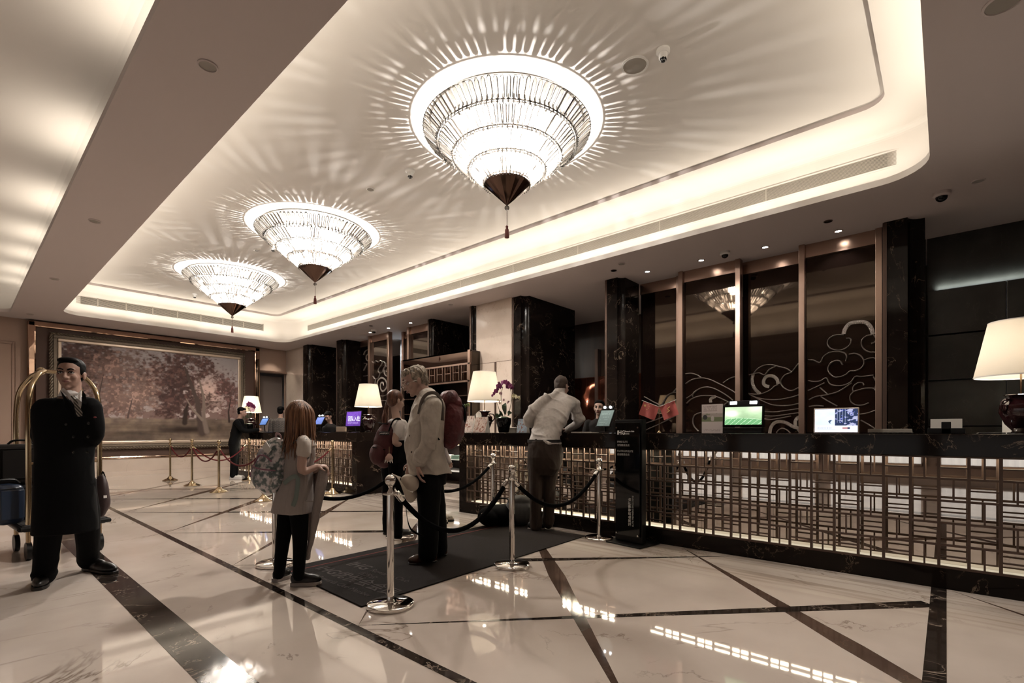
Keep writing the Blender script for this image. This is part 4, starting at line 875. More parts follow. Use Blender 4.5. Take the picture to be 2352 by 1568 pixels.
def zz_flag():
    t = thing('table_flags', 'pair of small red table flags on a crossed brass stand', 'flags', (5.0, 2.30, ZT)); yc = Ypx(1514, 5.0)
    bm = B(); lathe(bm, [(.028, 0), (.03, .004), (.008, .02), (.005, .03)], (5.0, yc, ZT), 20); part('stand_foot', bm, 'brass', t); bm = B(); tube(bm, [(5.0, yc, ZT + .02), (5.0, yc, Zpx(1514, 930, 5))], .003, 8); part('pole', bm, 'brass', t)
    for (xa, ya_), (xb, yb_), star in (((1514, 934), (1482, 922), True), ((1514, 934), (1545, 921), False)):
        p = at(xa, ya_, X=5.0); q = at(xb, yb_, X=5.0); bm = B(); tube(bm, [p, q + (q - p) * .25], .0025, 6); part('flag_staff', bm, 'white', t)
        d = (q - p).normalized(); dn = Vector((0, d.z, -d.y)); dn = -dn if dn.z > 0 else dn
        bm = B(); n = 8; rows = []; L = (q - p).length * 1.12; Hh = .155
        for i in range(n + 1):
            rows.append([bm.verts.new(p + d * L * (i / n) + dn * Hh * (j / 5) + Vector((.006 * math.sin(i * 1.1 + j * .5), 0, 0))) for j in range(6)])
        for a, b_ in zip(rows, rows[1:]):
            for j in range(5): bm.faces.new((a[j], a[j + 1], b_[j + 1], b_[j]))
        f = part('flag_cloth', bm, mat('flag_red', (.42, .09, .08), .6), t)
        if star:
            M.setdefault('star', mat('flag_yellow', (.7, .5, .2), .6))
            for k, (u_, v_, s_) in enumerate([(.80, .25, .02), (.62, .12, .008), (.55, .22, .008), (.55, .35, .008), (.62, .46, .008)]):
                bm = B(); c = p + d * L * u_ + dn * Hh * v_ + Vector((-.009, 0, 0)); ring = [bm.verts.new(c + (Vector((0, math.cos(a), math.sin(a)))) * (s_ if i % 2 == 0 else s_ * .42)) for i, a in enumerate([math.pi / 2 + math.pi * q_ / 5 for q_ in range(10)])]; bm.faces.new(ring); part('star', bm, 'star', f, smooth=False)
        else:
            bm = B(); c = p + d * L * .5 + dn * Hh * .45 + Vector((-.009, 0, 0)); tube(bm, [c + Vector((0, -.015, .03)), c + Vector((0, .012, .01)), c + Vector((0, -.012, -.012)), c + Vector((0, .015, -.03))], .005, 6); part('emblem', bm, M.get('star') or 'brass', f)
zz_flag()
def tray(px0, px1, py, lab, nm='document_tray'):
    t = thing(nm, lab, 'tray', (5.05, 0, ZT)); a, b_ = Ypx(px1, 5.05), Ypx(px0, 5.05)
    bm = B(); box(bm, 5.05, 5.35, a, b_, ZT, ZT + .012); part('tray_base', bm, 'blackmetal', t, smooth=False, bev=.003); bm = B(); box(bm, 5.05, 5.062, a, b_, ZT, ZT + .038); part('tray_lip', bm, 'grille', t, smooth=False, bev=.003); bm = B(); box(bm, 5.07, 5.33, a + .01, b_ - .01, ZT + .012, ZT + .026); part('paper_sheets', bm, 'paper', t, smooth=False)
tray(1993, 2095, 985, 'low metal document tray on the right counter')
t = thing('document_holder', 'small black box holding upright cards on the right counter', 'holder', (5.05, .02, ZT)); a, b_ = Ypx(2217, 5.05), Ypx(2131, 5.05)
bm = B(); box(bm, 5.0, 5.12, a, b_, ZT, ZT + .042); part('box_base', bm, 'blackmetal', t, smooth=False, bev=.003); bm = B(); box(bm, 5.0, 5.03, a + .08, b_ - .08, ZT, ZT + .09); part('center_block', bm, 'blackmetal', t, smooth=False, bev=.003); bm = B(); box(bm, 5.125, 5.13, a + .015, b_ - .015, ZT, ZT + .115); part('card', bm, 'paper', t, smooth=False)
t = thing('pen', 'thin black pen lying beside the right lamp', 'pen', (5.0, -.2, ZT)); a, b_ = Ypx(2310, 4.95), Ypx(2248, 4.95); bm = B(); tube(bm, [(4.95, a, ZT + .006), (4.97, b_, ZT + .006)], .005, 8); part('barrel', bm, 'blackmetal', t); bm = B(); tube(bm, [(4.97, b_, ZT + .006), (4.972, b_ + .012, ZT + .004)], [.004, .001], 8); part('tip', bm, 'chrome', t)
t = thing('picture_card', 'pale card standing behind the right table lamp', 'card', (5.3, -.3, ZT)); a, b_ = at(2340, 990, X=5.4).y, at(2302, 990, X=5.4).y; bm = B(); box(bm, 5.4, 5.405, a - .1, b_, ZT, ZT + .25); part('card_sheet', bm, 'paper', t, smooth=False); bm = B(); box(bm, 5.4, 5.46, a - .1, b_, ZT, ZT + .004); part('card_foot', bm, 'paper', t, smooth=False)
def pad_screen(px0, px1, py0, py1, X, nm, lab, col, tilt=.25, m='blackmetal', leds=True, lean=None):
    def fn(u, v):
        c = np.tile(np.array([col]), (len(u), 1)).astype(float); c *= (.7 + .5 * v)[:, None]; k = ((v * 12) % 1 > .6) & (u > .12) & (u < .8) & (vnoise(u, v, 20, 3) > .4); c[k] *= 1.6; return c
    t = thing(nm, lab, 'screen', (X, Ypx((px0 + px1) / 2, X), ZT)); y0_, y1_ = Ypx(px1, X), Ypx(px0, X); z0_, z1_ = Zpx((px0 + px1) / 2, py1, X), Zpx((px0 + px1) / 2, py0, X)
    sk = Vector((0, 0, z1_ - z0_)) + Vector((.06, -.18 * (z1_ - z0_), 0)) * (1 if lean else .3)
    O_ = Vector((X, y1_, z0_)); U_ = Vector((0, y0_ - y1_, 0)); n = U_.cross(sk).normalized(); n = -n if n.x > 0 else n
    bm = B(); obox(bm, O_ + U_ / 2 + sk / 2 - n * .008, (U_.normalized(), sk.normalized(), n), (U_.length / 2 + .012, sk.length / 2 + .012, .008)); part('bezel', bm, m, t, smooth=False, bev=.003)
    gridpic('display', O_ + n * .001, U_, sk, 30, 30, fn, nm + '_display', .4, t, .55)
    bm = B(); tube(bm, [O_ + U_ / 2 + sk * .3 - n * .02, Vector((X + .06, (y0_ + y1_) / 2, ZT))], .012, 8); part('arm', bm, 'blackmetal', t); bm = B(); lathe(bm, [(.07, 0), (.07, .008), (.02, .014)], (X + .06, (y0_ + y1_) / 2, ZT), 20); part('foot', bm, 'blackmetal', t)
    if leds:
        top = O_ + U_ / 2 + sk * 1.0 + UP * .035; bm = B(); obox(bm, top - n * .01, (U_.normalized(), sk.normalized(), n), (U_.length * .45, .02, .008)); hd = part('light_bar', bm, m, t, smooth=False, bev=.003)
        for s in (-1, 1): bm = B(); ell(bm, top + U_ * .22 * s + n * .004, (.016, .016, .016), seg=10); part('led_lamp', bm, 'ledwhite', hd)
    return t
pad_screen(1370, 1399, 942, 978, 5.0, 'guest_screen', 'grey tilted screen with two small lights before the receptionist', (.14, .17, .15), lean=True)
pad_screen(596, 610, 961, 975, 5.0, 'guest_screen', 'blue tilted screen at the far end by the man in black', (.12, .22, .5), lean=True)
pad_screen(722, 738, 958, 974, 5.0, 'guest_screen', 'blue tilted screen right of the long-haired girl', (.16, .22, .55), lean=True)
t = pad_screen(794, 827, 945, 978, 4.95, 'sign_screen', 'purple lettered sign screen on the far counter', (.13, .05, .33), leds=False)
yy = Ypx(796, 4.94); text('团队入住', .105, mat('sign_white', (0, 0, 0), .5, ec=(.85, .85, 1), es=.6), (4.935, Ypx(799, 4.935), Zpx(810, 966, 4.935)), (0, -1, 0), UP, t, depth=.0004); text('GROUP CHECK-IN', .044, mat('sign_lilac', (0, 0, 0), .5, ec=(.5, .35, .8), es=.45), (4.935, Ypx(798.5, 4.935), Zpx(810, 973, 4.935)), (0, -1, 0), UP, t, depth=.0004)
# brochures, orchid, boxes, papers ---------------------------------------
def cover(seed, base):
    def f(u, v):
        n = fbm(u, v, 7, seed); c = np.tile(np.array([base]), (len(u), 1)) * (.6 + .8 * n[:, None]); k = vnoise(u, v, 12, seed + 3) > .68; c[k] = (.25, .12, .09); return c
    return f
def broch(px0, px1, py0, X, lab, base, seed, wedge=.05):
    t = thing('brochure_stand', lab, 'brochure', (X, Ypx((px0 + px1) / 2, X), ZT)); a, b_ = Ypx(px1, X), Ypx(px0, X); z1 = Zpx((px0 + px1) / 2, py0, X)
    bm = B(); v = [bm.verts.new(p) for p in ((X - wedge, a, ZT), (X - wedge, b_, ZT), (X + wedge, a, ZT), (X + wedge, b_, ZT), (X + .01, a, z1), (X + .01, b_, z1))]
    for q in ((0, 1, 5, 4), (2, 3, 5, 4), (0, 2, 4), (1, 3, 5)): bm.faces.new([v[i] for i in q])
    part('folded_card', bm, 'paper', t, smooth=False)
    O_ = Vector((X - wedge - .002, b_, ZT + .002)); V_ = Vector((X + .008, b_, z1)) - Vector((X - wedge, b_, ZT)); gridpic('printed_face', O_, (0, a - b_, 0), V_, 24, 30, cover(seed, base), 'cover_%d' % seed, .5, t)
broch(1069, 1089, 955, 4.9, 'leaning illustrated brochure beside the table lamp', (.50, .42, .37), 11)
broch(1092, 1120, 958, 4.88, 'tent-fold card with a food photograph beside the orchid pot', (.42, .33, .28), 17)
broch(1190, 1213, 962, 4.88, 'upright blue-topped notice by the elbow of the white shirt', (.30, .36, .42), 23, .03)
t = thing('round_tag', 'round white tag on a stick above the brochures', 'tag', (5.0, Ypx(1099, 4.97), ZT)); c = at(1099, 954, X=4.97); bm = B(); tube(bm, [c, c + Vector((.004, 0, 0))], .055, 28); part('disc', bm, 'paper', t); bm = B(); tube(bm, [(4.975, c.y, ZT), c], .003, 6); part('stick', bm, 'white', t)
def sheet(px0, px1, X, lab, th=.004):
    t = thing('paper_stack', lab, 'paper', (X, Ypx((px0 + px1) / 2, X), ZT)); a, b_ = Ypx(px1, X), Ypx(px0, X)
    for k in range(3): bm = B(); box(bm, X - .10 + k * .004, X + .10 + k * .004, a + k * .003, b_ + k * .003, ZT + th * k, ZT + th * (k + 1) - .0005); part('sheet', bm, 'paper', t, smooth=False)
sheet(1322, 1348, 4.98, 'white forms right of the leaning man', .004); sheet(1352, 1365, 4.98, 'small white slip in front of the receptionist', .003); sheet(1074, 1083, 4.95, 'papers at the left end of the nearer counter', .006)
bm = B(); tp = thing('desk_box', 'low beige box behind the orchid on the counter', 'box', (5.3, 4.3, ZT)); box(bm, 5.2, 5.4, Ypx(1195, 5.3), Ypx(1172, 5.3), ZT, ZT + .06); part('box_body', bm, 'grille', tp, smooth=False, bev=.004); bm = B(); box(bm, 5.19, 5.41, Ypx(1196, 5.3), Ypx(1171, 5.3), ZT + .06, ZT + .075); part('box_lid', bm, 'paper', tp, smooth=False, bev=.003)
t = thing('name_plate', 'small tan name plate beside the purple sign', 'sign', (4.98, 8.7, ZT)); a, b_ = Ypx(793, 5.0), Ypx(772, 5.0); bm = B(); box(bm, 5.0, 5.03, a, b_, ZT, ZT + .11); part('plate', bm, mat('tan_card', (.30, .22, .16), .6), t, smooth=False, bev=.003); bm = B(); box(bm, 4.99, 5.07, a - .005, b_ + .005, ZT, ZT + .012); part('plate_foot', bm, 'wooddark', t, smooth=False)
# orchids
M['petal_p'] = mat('purple_petal', (.16, .012, .085), .6); M['petal_w'] = mat('white_petal', (.75, .68, .45), .6); M['petal_k'] = mat('pink_petal', (.50, .30, .34), .6); M['leaf'] = mat('orchid_leaf', (.03, .055, .022), .4); M['stemc'] = mat('orchid_stem', (.10, .09, .05), .6)
def petal_mesh(m):
    bm = B()
    for k in range(5):
        a = 2 * math.pi * k / 5; w = 1.0 if k in (1, 4) else .7; d = Vector((0, math.cos(a), math.sin(a))); s = Vector((0, -d.z, d.y)); n = 5; L = [];
        for i in range(n + 1):
            u = i / n; ww = w * .58 * math.sin(math.pi * min(1, u * .9 + .08)); L.append([bm.verts.new(d * u - s * ww + Vector((-.15 * u + .12 * u * u, 0, 0))), bm.verts.new(d * u + Vector((-.22 * u, 0, 0))), bm.verts.new(d * u + s * ww + Vector((-.15 * u + .12 * u * u, 0, 0)))])
        for p, q in zip(L, L[1:]):
            for j in (0, 1): bm.faces.new((p[j], p[j + 1], q[j + 1], q[j]))
    ell(bm, (-.12, 0, -.1), (.12, .1, .14), seg=8); me = mesh_of(bm, 'blossom'); me.materials.append(M[m]); return me
PM = {k: petal_mesh(k) for k in ('petal_p', 'petal_w', 'petal_k')}
def orchid(pot, pr, stems, leaves, lab, loc_z=ZT, pot_h=.20):
    x, y = pot; t = thing('potted_orchid', lab, 'plant', (x, y, loc_z)); bm = B(); lathe(bm, [(pr * .62, 0), (pr * .68, .01), (pr * .95, pot_h * .65), (pr, pot_h * .85), (pr * .93, pot_h), (pr * .86, pot_h - .01), (pr * .8, pot_h * .8)], (x, y, loc_z), 28); part('pot', bm, 'blackgloss', t)
    for pts, fl in stems:
        bm = B(); P = cr([at(a, b_, X=x + dd) for a, b_, dd in pts], 5); tube(bm, P, .0035, 6); st = part('flower_stem', bm, 'stemc', t)
        for (a, b_, dd, s, k) in fl:
            o = bpy.data.objects.new('blossom', PM[k]); COL.objects.link(o); o.parent = st; o.location = at(a, b_, X=x + dd); o.scale = (s, s, s); o.rotation_euler = (random.uniform(-3, 3), random.uniform(-.4, .4), random.uniform(-.2, 1.0))
    for (a0, b0, a1, b1, w) in leaves:
        p = at(a0, b0, X=x); q = at(a1, b1, X=x - .03); m_ = (p + q) / 2 + Vector((-.03, 0, .02)); P = cr([p, m_, q], 5); bm = B(); n = len(P); L = []
        for i, c in enumerate(P):
            u = i / (n - 1); d = (P[min(i + 1, n - 1)] - P[max(i - 1, 0)]).normalized(); s = d.cross(Vector((-1, 0, 0))).normalized() * w * math.sin(math.pi * (u * .92 + .06)); L.append([bm.verts.new(c - s), bm.verts.new(c + Vector((.006, 0, 0))), bm.verts.new(c + s)])
        for a_, b_ in zip(L, L[1:]):
            for j in (0, 1): bm.faces.new((a_[j], a_[j + 1], b_[j + 1], b_[j]))
        part('leaf', bm, 'leaf', t)
    bm = B(); ell(bm, (x, y, loc_z + pot_h * .93), (pr * .85, pr * .85, pr * .35), seg=12); part('moss', bm, 'leaf', t)
yo = Ypx(1157, 5.0)
fp = [(1147, 881, -.02, .036, 'petal_p'), (1154, 879, 0, .040, 'petal_p'), (1161, 877, -.03, .040, 'petal_p'), (1167, 881, 0, .038, 'petal_p'), (1172, 886, -.02, .038, 'petal_p'), (1176, 889, .01, .036, 'petal_p'), (1166, 888, .03, .034, 'petal_p'), (1149, 888, -.03, .034, 'petal_p'), (1143, 893, 0, .032, 'petal_p'), (1138, 897, -.02, .030, 'petal_p'), (1135, 903, 0, .028, 'petal_p'), (1131, 908, -.01, .022, 'petal_p'), (1144, 886, .02, .034, 'petal_p'), (1141, 899, .02, .026, 'petal_p')]
orchid((5.0, yo), .105, [([(1160, 955, 0), (1153, 930, 0), (1151, 905, 0), (1155, 888, 0)], [(1150, 903, -.02, .026, 'petal_k'), (1157, 918, -.01, .02, 'petal_k'), (1147, 922, .0, .02, 'petal_k')]), ([(1166, 955, 0), (1173, 930, 0), (1174, 905, 0), (1170, 888, 0), (1160, 880, 0), (1145, 885, 0), (1132, 908, 0)], fp), ([(1168, 955, 0), (1174, 925, 0), (1180, 905, 0), (1190, 910, 0), (1195, 918, 0)], [(1180, 908, 0, .032, 'petal_w'), (1185, 911, -.01, .030, 'petal_w'), (1191, 912, 0, .022, 'petal_w'), (1194, 916, 0, .014, 'petal_w'), (1178, 912, .01, .022, 'petal_w')]), ([(1150, 955, 0), (1145, 935, 0), (1140, 922, 0)], [(1144, 919, 0, .016, 'petal_w'), (1168, 922, 0, .016, 'petal_k'), (1166, 925, 0, .014, 'petal_k'), (1148, 926, 0, .016, 'petal_w')])],
       [(1161, 952, 1162, 925, .045), (1150, 955, 1138, 962, .035), (1168, 955, 1176, 948, .03), (1155, 955, 1147, 948, .035)], 'purple and white orchid in a black pot beside the lamp')
yo2 = Ypx(572, 4.95)
orchid((4.95, yo2), .11, [([(572, 960, 0), (570, 945, 0), (572, 932, 0)], [(568, 931, 0, .07, 'petal_p'), (573, 928, 0, .08, 'petal_p'), (578, 930, .0, .08, 'petal_p'), (583, 933, 0, .07, 'petal_p'), (570, 938, 0, .08, 'petal_w'), (575, 940, 0, .07, 'petal_w'), (580, 940, 0, .07, 'petal_k'), (566, 937, 0, .07, 'petal_w')])], [(572, 960, 566, 952, .06), (574, 960, 580, 950, .06)], 'purple and white orchid at the far lamp')
# ================================================================== people
def skin(name, c, r=.5): return mat(name, c, r, spec=.3)
M['skin'] = skin('skin_tan', (.36, .22, .17)); M['skin_p'] = skin('skin_pale', (.44, .29, .24)); M['skin_d'] = skin('skin_light', (.48, .33, .27))
M['eye'] = mat('eye_white', (.55, .52, .5), .2); M['iris'] = mat('iris_dark', (.01, .008, .006), .1); M['lip'] = mat('lip_tone', (.22, .085, .075), .4); M['lipred'] = mat('red_lipstick', (.28, .02, .025), .3)
M['hairblack'] = mat('black_hair', (.0022, .002, .002), .6, spec=.06); M['hairgrey'] = mat('grey_blond_hair', (.27, .215, .16), .6); mottle(M['hairgrey'], (.14, .11, .085), (.42, .34, .26), 60, (1, 1, .35)); bump(M['hairgrey'], 140, .7, (1, 1, .3))
M['hairbrown'] = mat('auburn_hair', (.11, .045, .025), .45); mottle(M['hairbrown'], (.05, .02, .012), (.26, .12, .06), 70, (1, 1, .06)); bump(M['hairbrown'], 160, .6, (1, 1, .06))
M['hairred'] = mat('red_brown_hair', (.085, .030, .018), .42); mottle(M['hairred'], (.045, .016, .010), (.15, .055, .03), 80, (1, 1, .1)); M['hairdb'] = mat('dark_brown_hair', (.045, .025, .016), .6); bump(M['hairdb'], 160, .7)
M['coatblack'] = mat('black_wool', (.0028, .0028, .0032), .85, spec=.12); M['suit'] = mat('charcoal_suit', (.012, .010, .0095), .8, spec=.2)
M['shirtw'] = mat('white_shirt', (.66, .62, .60), .75); M['shirtman'] = mat('pale_cotton_shirt', (.55, .51, .48), .8); bump(M['shirtman'], 5, .55, (1, 1, .8), 3, .12)
M['beige'] = mat('beige_cotton', (.49, .42, .35), .85); mottle(M['beige'], (.43, .385, .335), (.56, .51, .45), 7); bump(M['beige'], 7, .55, (1, 1, .8), 3, .09)
M['knit'] = mat('grey_ribbed_knit', (.30, .26, .245), .9); bump(M['knit'], 60, .6, (1, 1, .05)); M['teecream'] = mat('cream_cotton', (.52, .46, .41), .85)
M['leggings'] = mat('black_leggings', (.0028, .0028, .003), .9, spec=.1); M['trouserbr'] = mat('dark_brown_corduroy', (.034, .024, .019), .9, spec=.15); bump(M['trouserbr'], 6, .5, (1, 1, .5), 3, .08)
M['shoeb'] = mat('black_shoe', (.006, .005, .005), .35); M['shoebr'] = mat('oxblood_leather', (.055, .02, .013), .2); M['sole'] = mat('pale_sole', (.30, .26, .24), .6); M['shoew'] = mat('white_trainer', (.5, .47, .45), .6)
def tie_mat():
    m = mat('striped_tie', (.03, .03, .03), .5); mp = coords(m); w = nd(m, 'ShaderNodeTexWave', i_Scale=26.0, bands_direction='DIAGONAL'); mp.inputs['Rotation'].default_value = (0, 0, .9); lk(m, mp, 'Vector', w, 'Vector')
    r = ramp(m, [(.55, (.02, .018, .016)), (.65, (.32, .28, .24))]); lk(m, w, 'Fac', r, 'Fac'); lk(m, r, 'Color', m.node_tree.nodes['Principled BSDF'], 'Base Color'); return m
M['tie'] = tie_mat()
M['camo'] = mat('mottled_trousers', (.3, .27, .22), .85); mottle(M['camo'], (.12, .105, .08), (.42, .37, .31), 16, lo=.45, hi=.55)
def plaid():
    m = mat('dark_plaid', (.05, .04, .035), .8); mp = coords(m); a = nd(m, 'ShaderNodeTexBrick', i_Scale=9.0); a.inputs['Color1'].default_value = (.035, .03, .028, 1); a.inputs['Color2'].default_value = (.05, .04, .035, 1); a.inputs['Mortar'].default_value = (.12, .10, .085, 1); a.inputs['Mortar Size'].default_value = .03
    mp.inputs['Rotation'].default_value = (math.pi / 2, 0, 0); lk(m, mp, 'Vector', a, 'Vector'); lk(m, a, 'Color', m.node_tree.nodes['Principled BSDF'], 'Base Color'); return m
M['plaid'] = plaid()

def fuse(name, bm, m, parent, voxel=.006, smooth=3, disp=None, kind=None, label=None, sharp=False):
    bmesh.ops.recalc_face_normals(bm, faces=bm.faces)
    me = bpy.data.meshes.new(name); bm.to_mesh(me); bm.free(); o = bpy.data.objects.new('tmp', me); COL.objects.link(o)
    r = o.modifiers.new('r', 'REMESH'); r.mode = 'VOXEL'; r.voxel_size = voxel
    s = o.modifiers.new('s', 'SMOOTH'); s.factor = .5; s.iterations = smooth
    bpy.context.view_layer.update(); dg = bpy.context.evaluated_depsgraph_get()
    me2 = bpy.data.meshes.new_from_object(o.evaluated_get(dg)); bpy.data.objects.remove(o); bpy.data.meshes.remove(me)
    if disp is not None:
        n = len(me2.vertices); co = np.empty(n * 3); me2.vertices.foreach_get('co', co); co = co.reshape(-1, 3); no = np.empty(n * 3); me2.vertices.foreach_get('normal', no); no = no.reshape(-1, 3)
        co = co + no * disp(co)[:, None]; me2.vertices.foreach_set('co', co.reshape(-1)); me2.update()
    me2.shade_smooth(); me2.name = name; return part(name, me2, m, parent, kind=kind, label=label)
def folds(amp, f=9.0, seed=0, vert=.5):
    rs = np.random.RandomState(seed); K = rs.randn(5, 3) * f; K[:, 2] *= vert * 1.3; ph = rs.rand(5) * 6.28; env = rs.randn(5, 3) * f * .45
    def g(co):
        w = co + .05 * np.sin(co[:, [1, 2, 0]] * 9 + 1.3) + .02 * np.sin(co[:, [2, 0, 1]] * 23 + .4); s = 0
        for i in range(5):
            r = (1 - np.abs(np.sin(w @ K[i] * .5 + ph[i]))) ** 2.2; s = s + r * np.clip(np.sin(co @ env[i] + ph[i] * 2) + .3, 0, 1)
        return amp * 1.25 * (s - s.mean())
    return g
def limb(bm, pts, rad, seg=14):
    pts = [Vector(p) for p in pts]; tube(bm, cr(pts, 4) if len(pts) > 2 else pts, list(np.interp(np.linspace(0, len(pts) - 1, (len(pts) - 1) * 4 + 1 if len(pts) > 2 else 2), range(len(pts)), rad)), seg)
    for p, r in ((pts[0], rad[0]), (pts[-1], rad[-1])): ell(bm, p, (r, r, r), seg=12)
def loft(bm, rings, f, seg=28, k=1.0, pw=2.4):
    """rings: (centre, half width, half depth) ; widths along the side axis, depth along f"""
    f = Vector(f).normalized(); s = Vector((f.y, -f.x, 0)).normalized(); fh = Vector((f.x, f.y, 0)).normalized(); R = []
    P = [r[0] for r in rings]; Pn = cr(P, 4); t = np.linspace(0, len(rings) - 1, len(Pn)); hw = np.interp(t, range(len(rings)), [r[1] for r in rings]); hd = np.interp(t, range(len(rings)), [r[2] for r in rings])
    for c, a, b in zip(Pn, hw, hd):
        L = []
        for i in range(seg):
            q = 2 * math.pi * i / seg; cx, sx = math.cos(q), math.sin(q); L.append(bm.verts.new(c + s * (a * k * math.copysign(abs(cx) ** (2 / pw), cx)) + fh * (b * k * math.copysign(abs(sx) ** (2 / pw), sx))))
        R.append(L)
    for a, b in zip(R, R[1:]):
        for i in range(seg): bm.faces.new((a[i], a[(i + 1) % seg], b[(i + 1) % seg], b[i]))
    bm.faces.new(R[0][::-1]); bm.faces.new(R[-1])
def axes(f, u):
    u = Vector(u).normalized(); f = Vector(f); f = (f - u * f.dot(u)).normalized(); s = f.cross(u); return s, f, u
def headblobs(bm, c, s_, f, u, neck, nr=.055, male=True, age=0):
    S, Fv, U = axes(f, u); q = s_ / .235; P = lambda a, b, d: c + S * a * q + Fv * b * q + U * d * q; A = (S, Fv, U)
    R = lambda *r: tuple(x * q for x in r)
    ell(bm, P(0, -.014, .036), R(.074, .094, .086), A, 24); ell(bm, P(0, .020, -.030), R(.061, .068, .080), A, 24)
    ell(bm, P(0, .026, -.074), R(.048 if male else .040, .050, .034), A, 18); ell(bm, P(0, .060, -.097), R(.020, .020, .016), A, 14)
    limb(bm, [P(0, .084, .008), P(0, .098, -.018), P(0, .106, -.034)], [.0085 * q, .0095 * q, .0125 * q], 10)
    for a in (-1, 1):
        ell(bm, P(a * .013, .094, -.037), R(.008, .010, .007), A, 10); ell(bm, P(a * .030, .074, .024), R(.027, .014, .010), A, 12)
        ell(bm, P(a * .036, .060, -.028), R(.024, .022, .024), A, 12); ell(bm, P(a * .077, -.012, -.010), R(.009, .019, .031), A, 12); ell(bm, P(a * .083, -.020, .002), R(.006, .012, .018), A, 10)
    ell(bm, P(0, .080, -.060), R(.026, .015, .014), A, 12)
    limb(bm, [P(0, -.022, -.055), neck], [nr * q, nr * 1.06])
    return P, A, R, q
def facebits(P, A, R, q, parent, body, lip='lip', brow='hairblack', glasses=False, browt=.0038):
    S, Fv, U = A
    for a in (-1, 1):
        bm = B(); ell(bm, P(a * .031, .0715, .004), R(.0145, .0135, .0095), A, 14); e = part('eye', bm, 'eye', parent)
        bm = B(); ell(bm, P(a * .031, .0822, .004), R(.0062, .0042, .0062), A, 10); part('iris', bm, 'iris', e)
        bm = B(); tube(bm, cr([P(a * .013, .080, .003), P(a * .030, .0875, .0125), P(a * .048, .074, .004)], 4), .0022 * q, 6); part('upper_eyelid', bm, brow if brow == 'hairblack' else 'lip', e)
        bm = B(); tube(bm, cr([P(a * .012, .087, .023), P(a * .032, .0885, .031), P(a * .053, .070, .022)], 4), [browt * q * k for k in (1, 1.1, 1.2, 1.2, 1.2, 1.1, 1, .8, .4)], 6); part('eyebrow', bm, brow, parent)
    bm = B(); tube(bm, cr([P(-.022, .0865, -.0605), P(-.010, .0955, -.058), P(0, .0965, -.059), P(.010, .0955, -.058), P(.022, .0865, -.0605)], 4), [.0035 * q * k for k in np.interp(range(17), [0, 8, 16], [.4, 1.2, .4])], 8)
    tube(bm, cr([P(-.020, .086, -.0615), P(0, .095, -.0665), P(.020, .086, -.0615)], 4), [.0042 * q * k for k in np.interp(range(9), [0, 4, 8], [.4, 1.2, .4])], 8); part('lips', bm, lip, parent)
    if glasses:
        bm = B()
        for a in (-1, 1):
            c = P(a * .033, .100, -.004); ring = [c + S * .021 * q * math.cos(t) + U * .016 * q * math.sin(t) for t in np.linspace(0, 2 * math.pi, 19)]; tube(bm, ring, .0013, 6, cap=False); tube(bm, [P(a * .054, .097, .002), P(a * .080, .02, .006), P(a * .082, -.02, .0)], .0014, 6)
        tube(bm, [P(-.012, .101, .0), P(0, .104, .002), P(.012, .101, .0)], .0013, 6); part('glasses', bm, 'chrome', parent)
def hand(bm, w, d, n, side, curl=.5, s=1.0, thumb=1):
    """w wrist, d pointing direction, n palm normal, side = thumb side vector"""
    d = Vector(d).normalized(); n = Vector(n); n = (n - d * n.dot(d)).normalized(); sd = d.cross(n); sd = sd if sd.dot(Vector(side)) > 0 else -sd
    obv = ell(bm, w + d * .045 * s, (.038 * s, .050 * s, .0145 * s), (sd, d, n), 14)
    limb(bm, [w - d * .02 * s, w + d * .02 * s], [.024 * s, .024 * s], 10)
    for i, L in enumerate((.070, .079, .073, .056)):
        b = w + d * (.082 - .004 * abs(i - 1)) * s + sd * (.029 - .0195 * i) * s; P = [b - d * .02 * s, b]; a = curl * .5; p = b
        for k, fr in enumerate((.45, .31, .24)):
            a += curl * .75; dd = d * math.cos(a) + n * math.sin(a) + sd * .05 * (1.5 - i); p = p + dd.normalized() * L * fr * s; P.append(p)
        tube(bm, P, [.0092 * s, .0092 * s, .0085 * s, .0078 * s, .0062 * s], 8); ell(bm, P[-1], (.0062 * s,) * 3, seg=8)
    b = w + d * .022 * s + sd * .026 * s; P = [b, b + (d * .6 + sd * .75 + n * .2).normalized() * .032 * s]; P.append(P[-1] + (d * .8 + sd * .35 + n * .5).normalized() * .028 * s); P.append(P[-1] + (d * .85 + n * .6).normalized() * .024 * s)
    tube(bm, P, [.013 * s, .0105 * s, .0095 * s, .007 * s], 8); ell(bm, P[-1], (.007 * s,) * 3, seg=8)
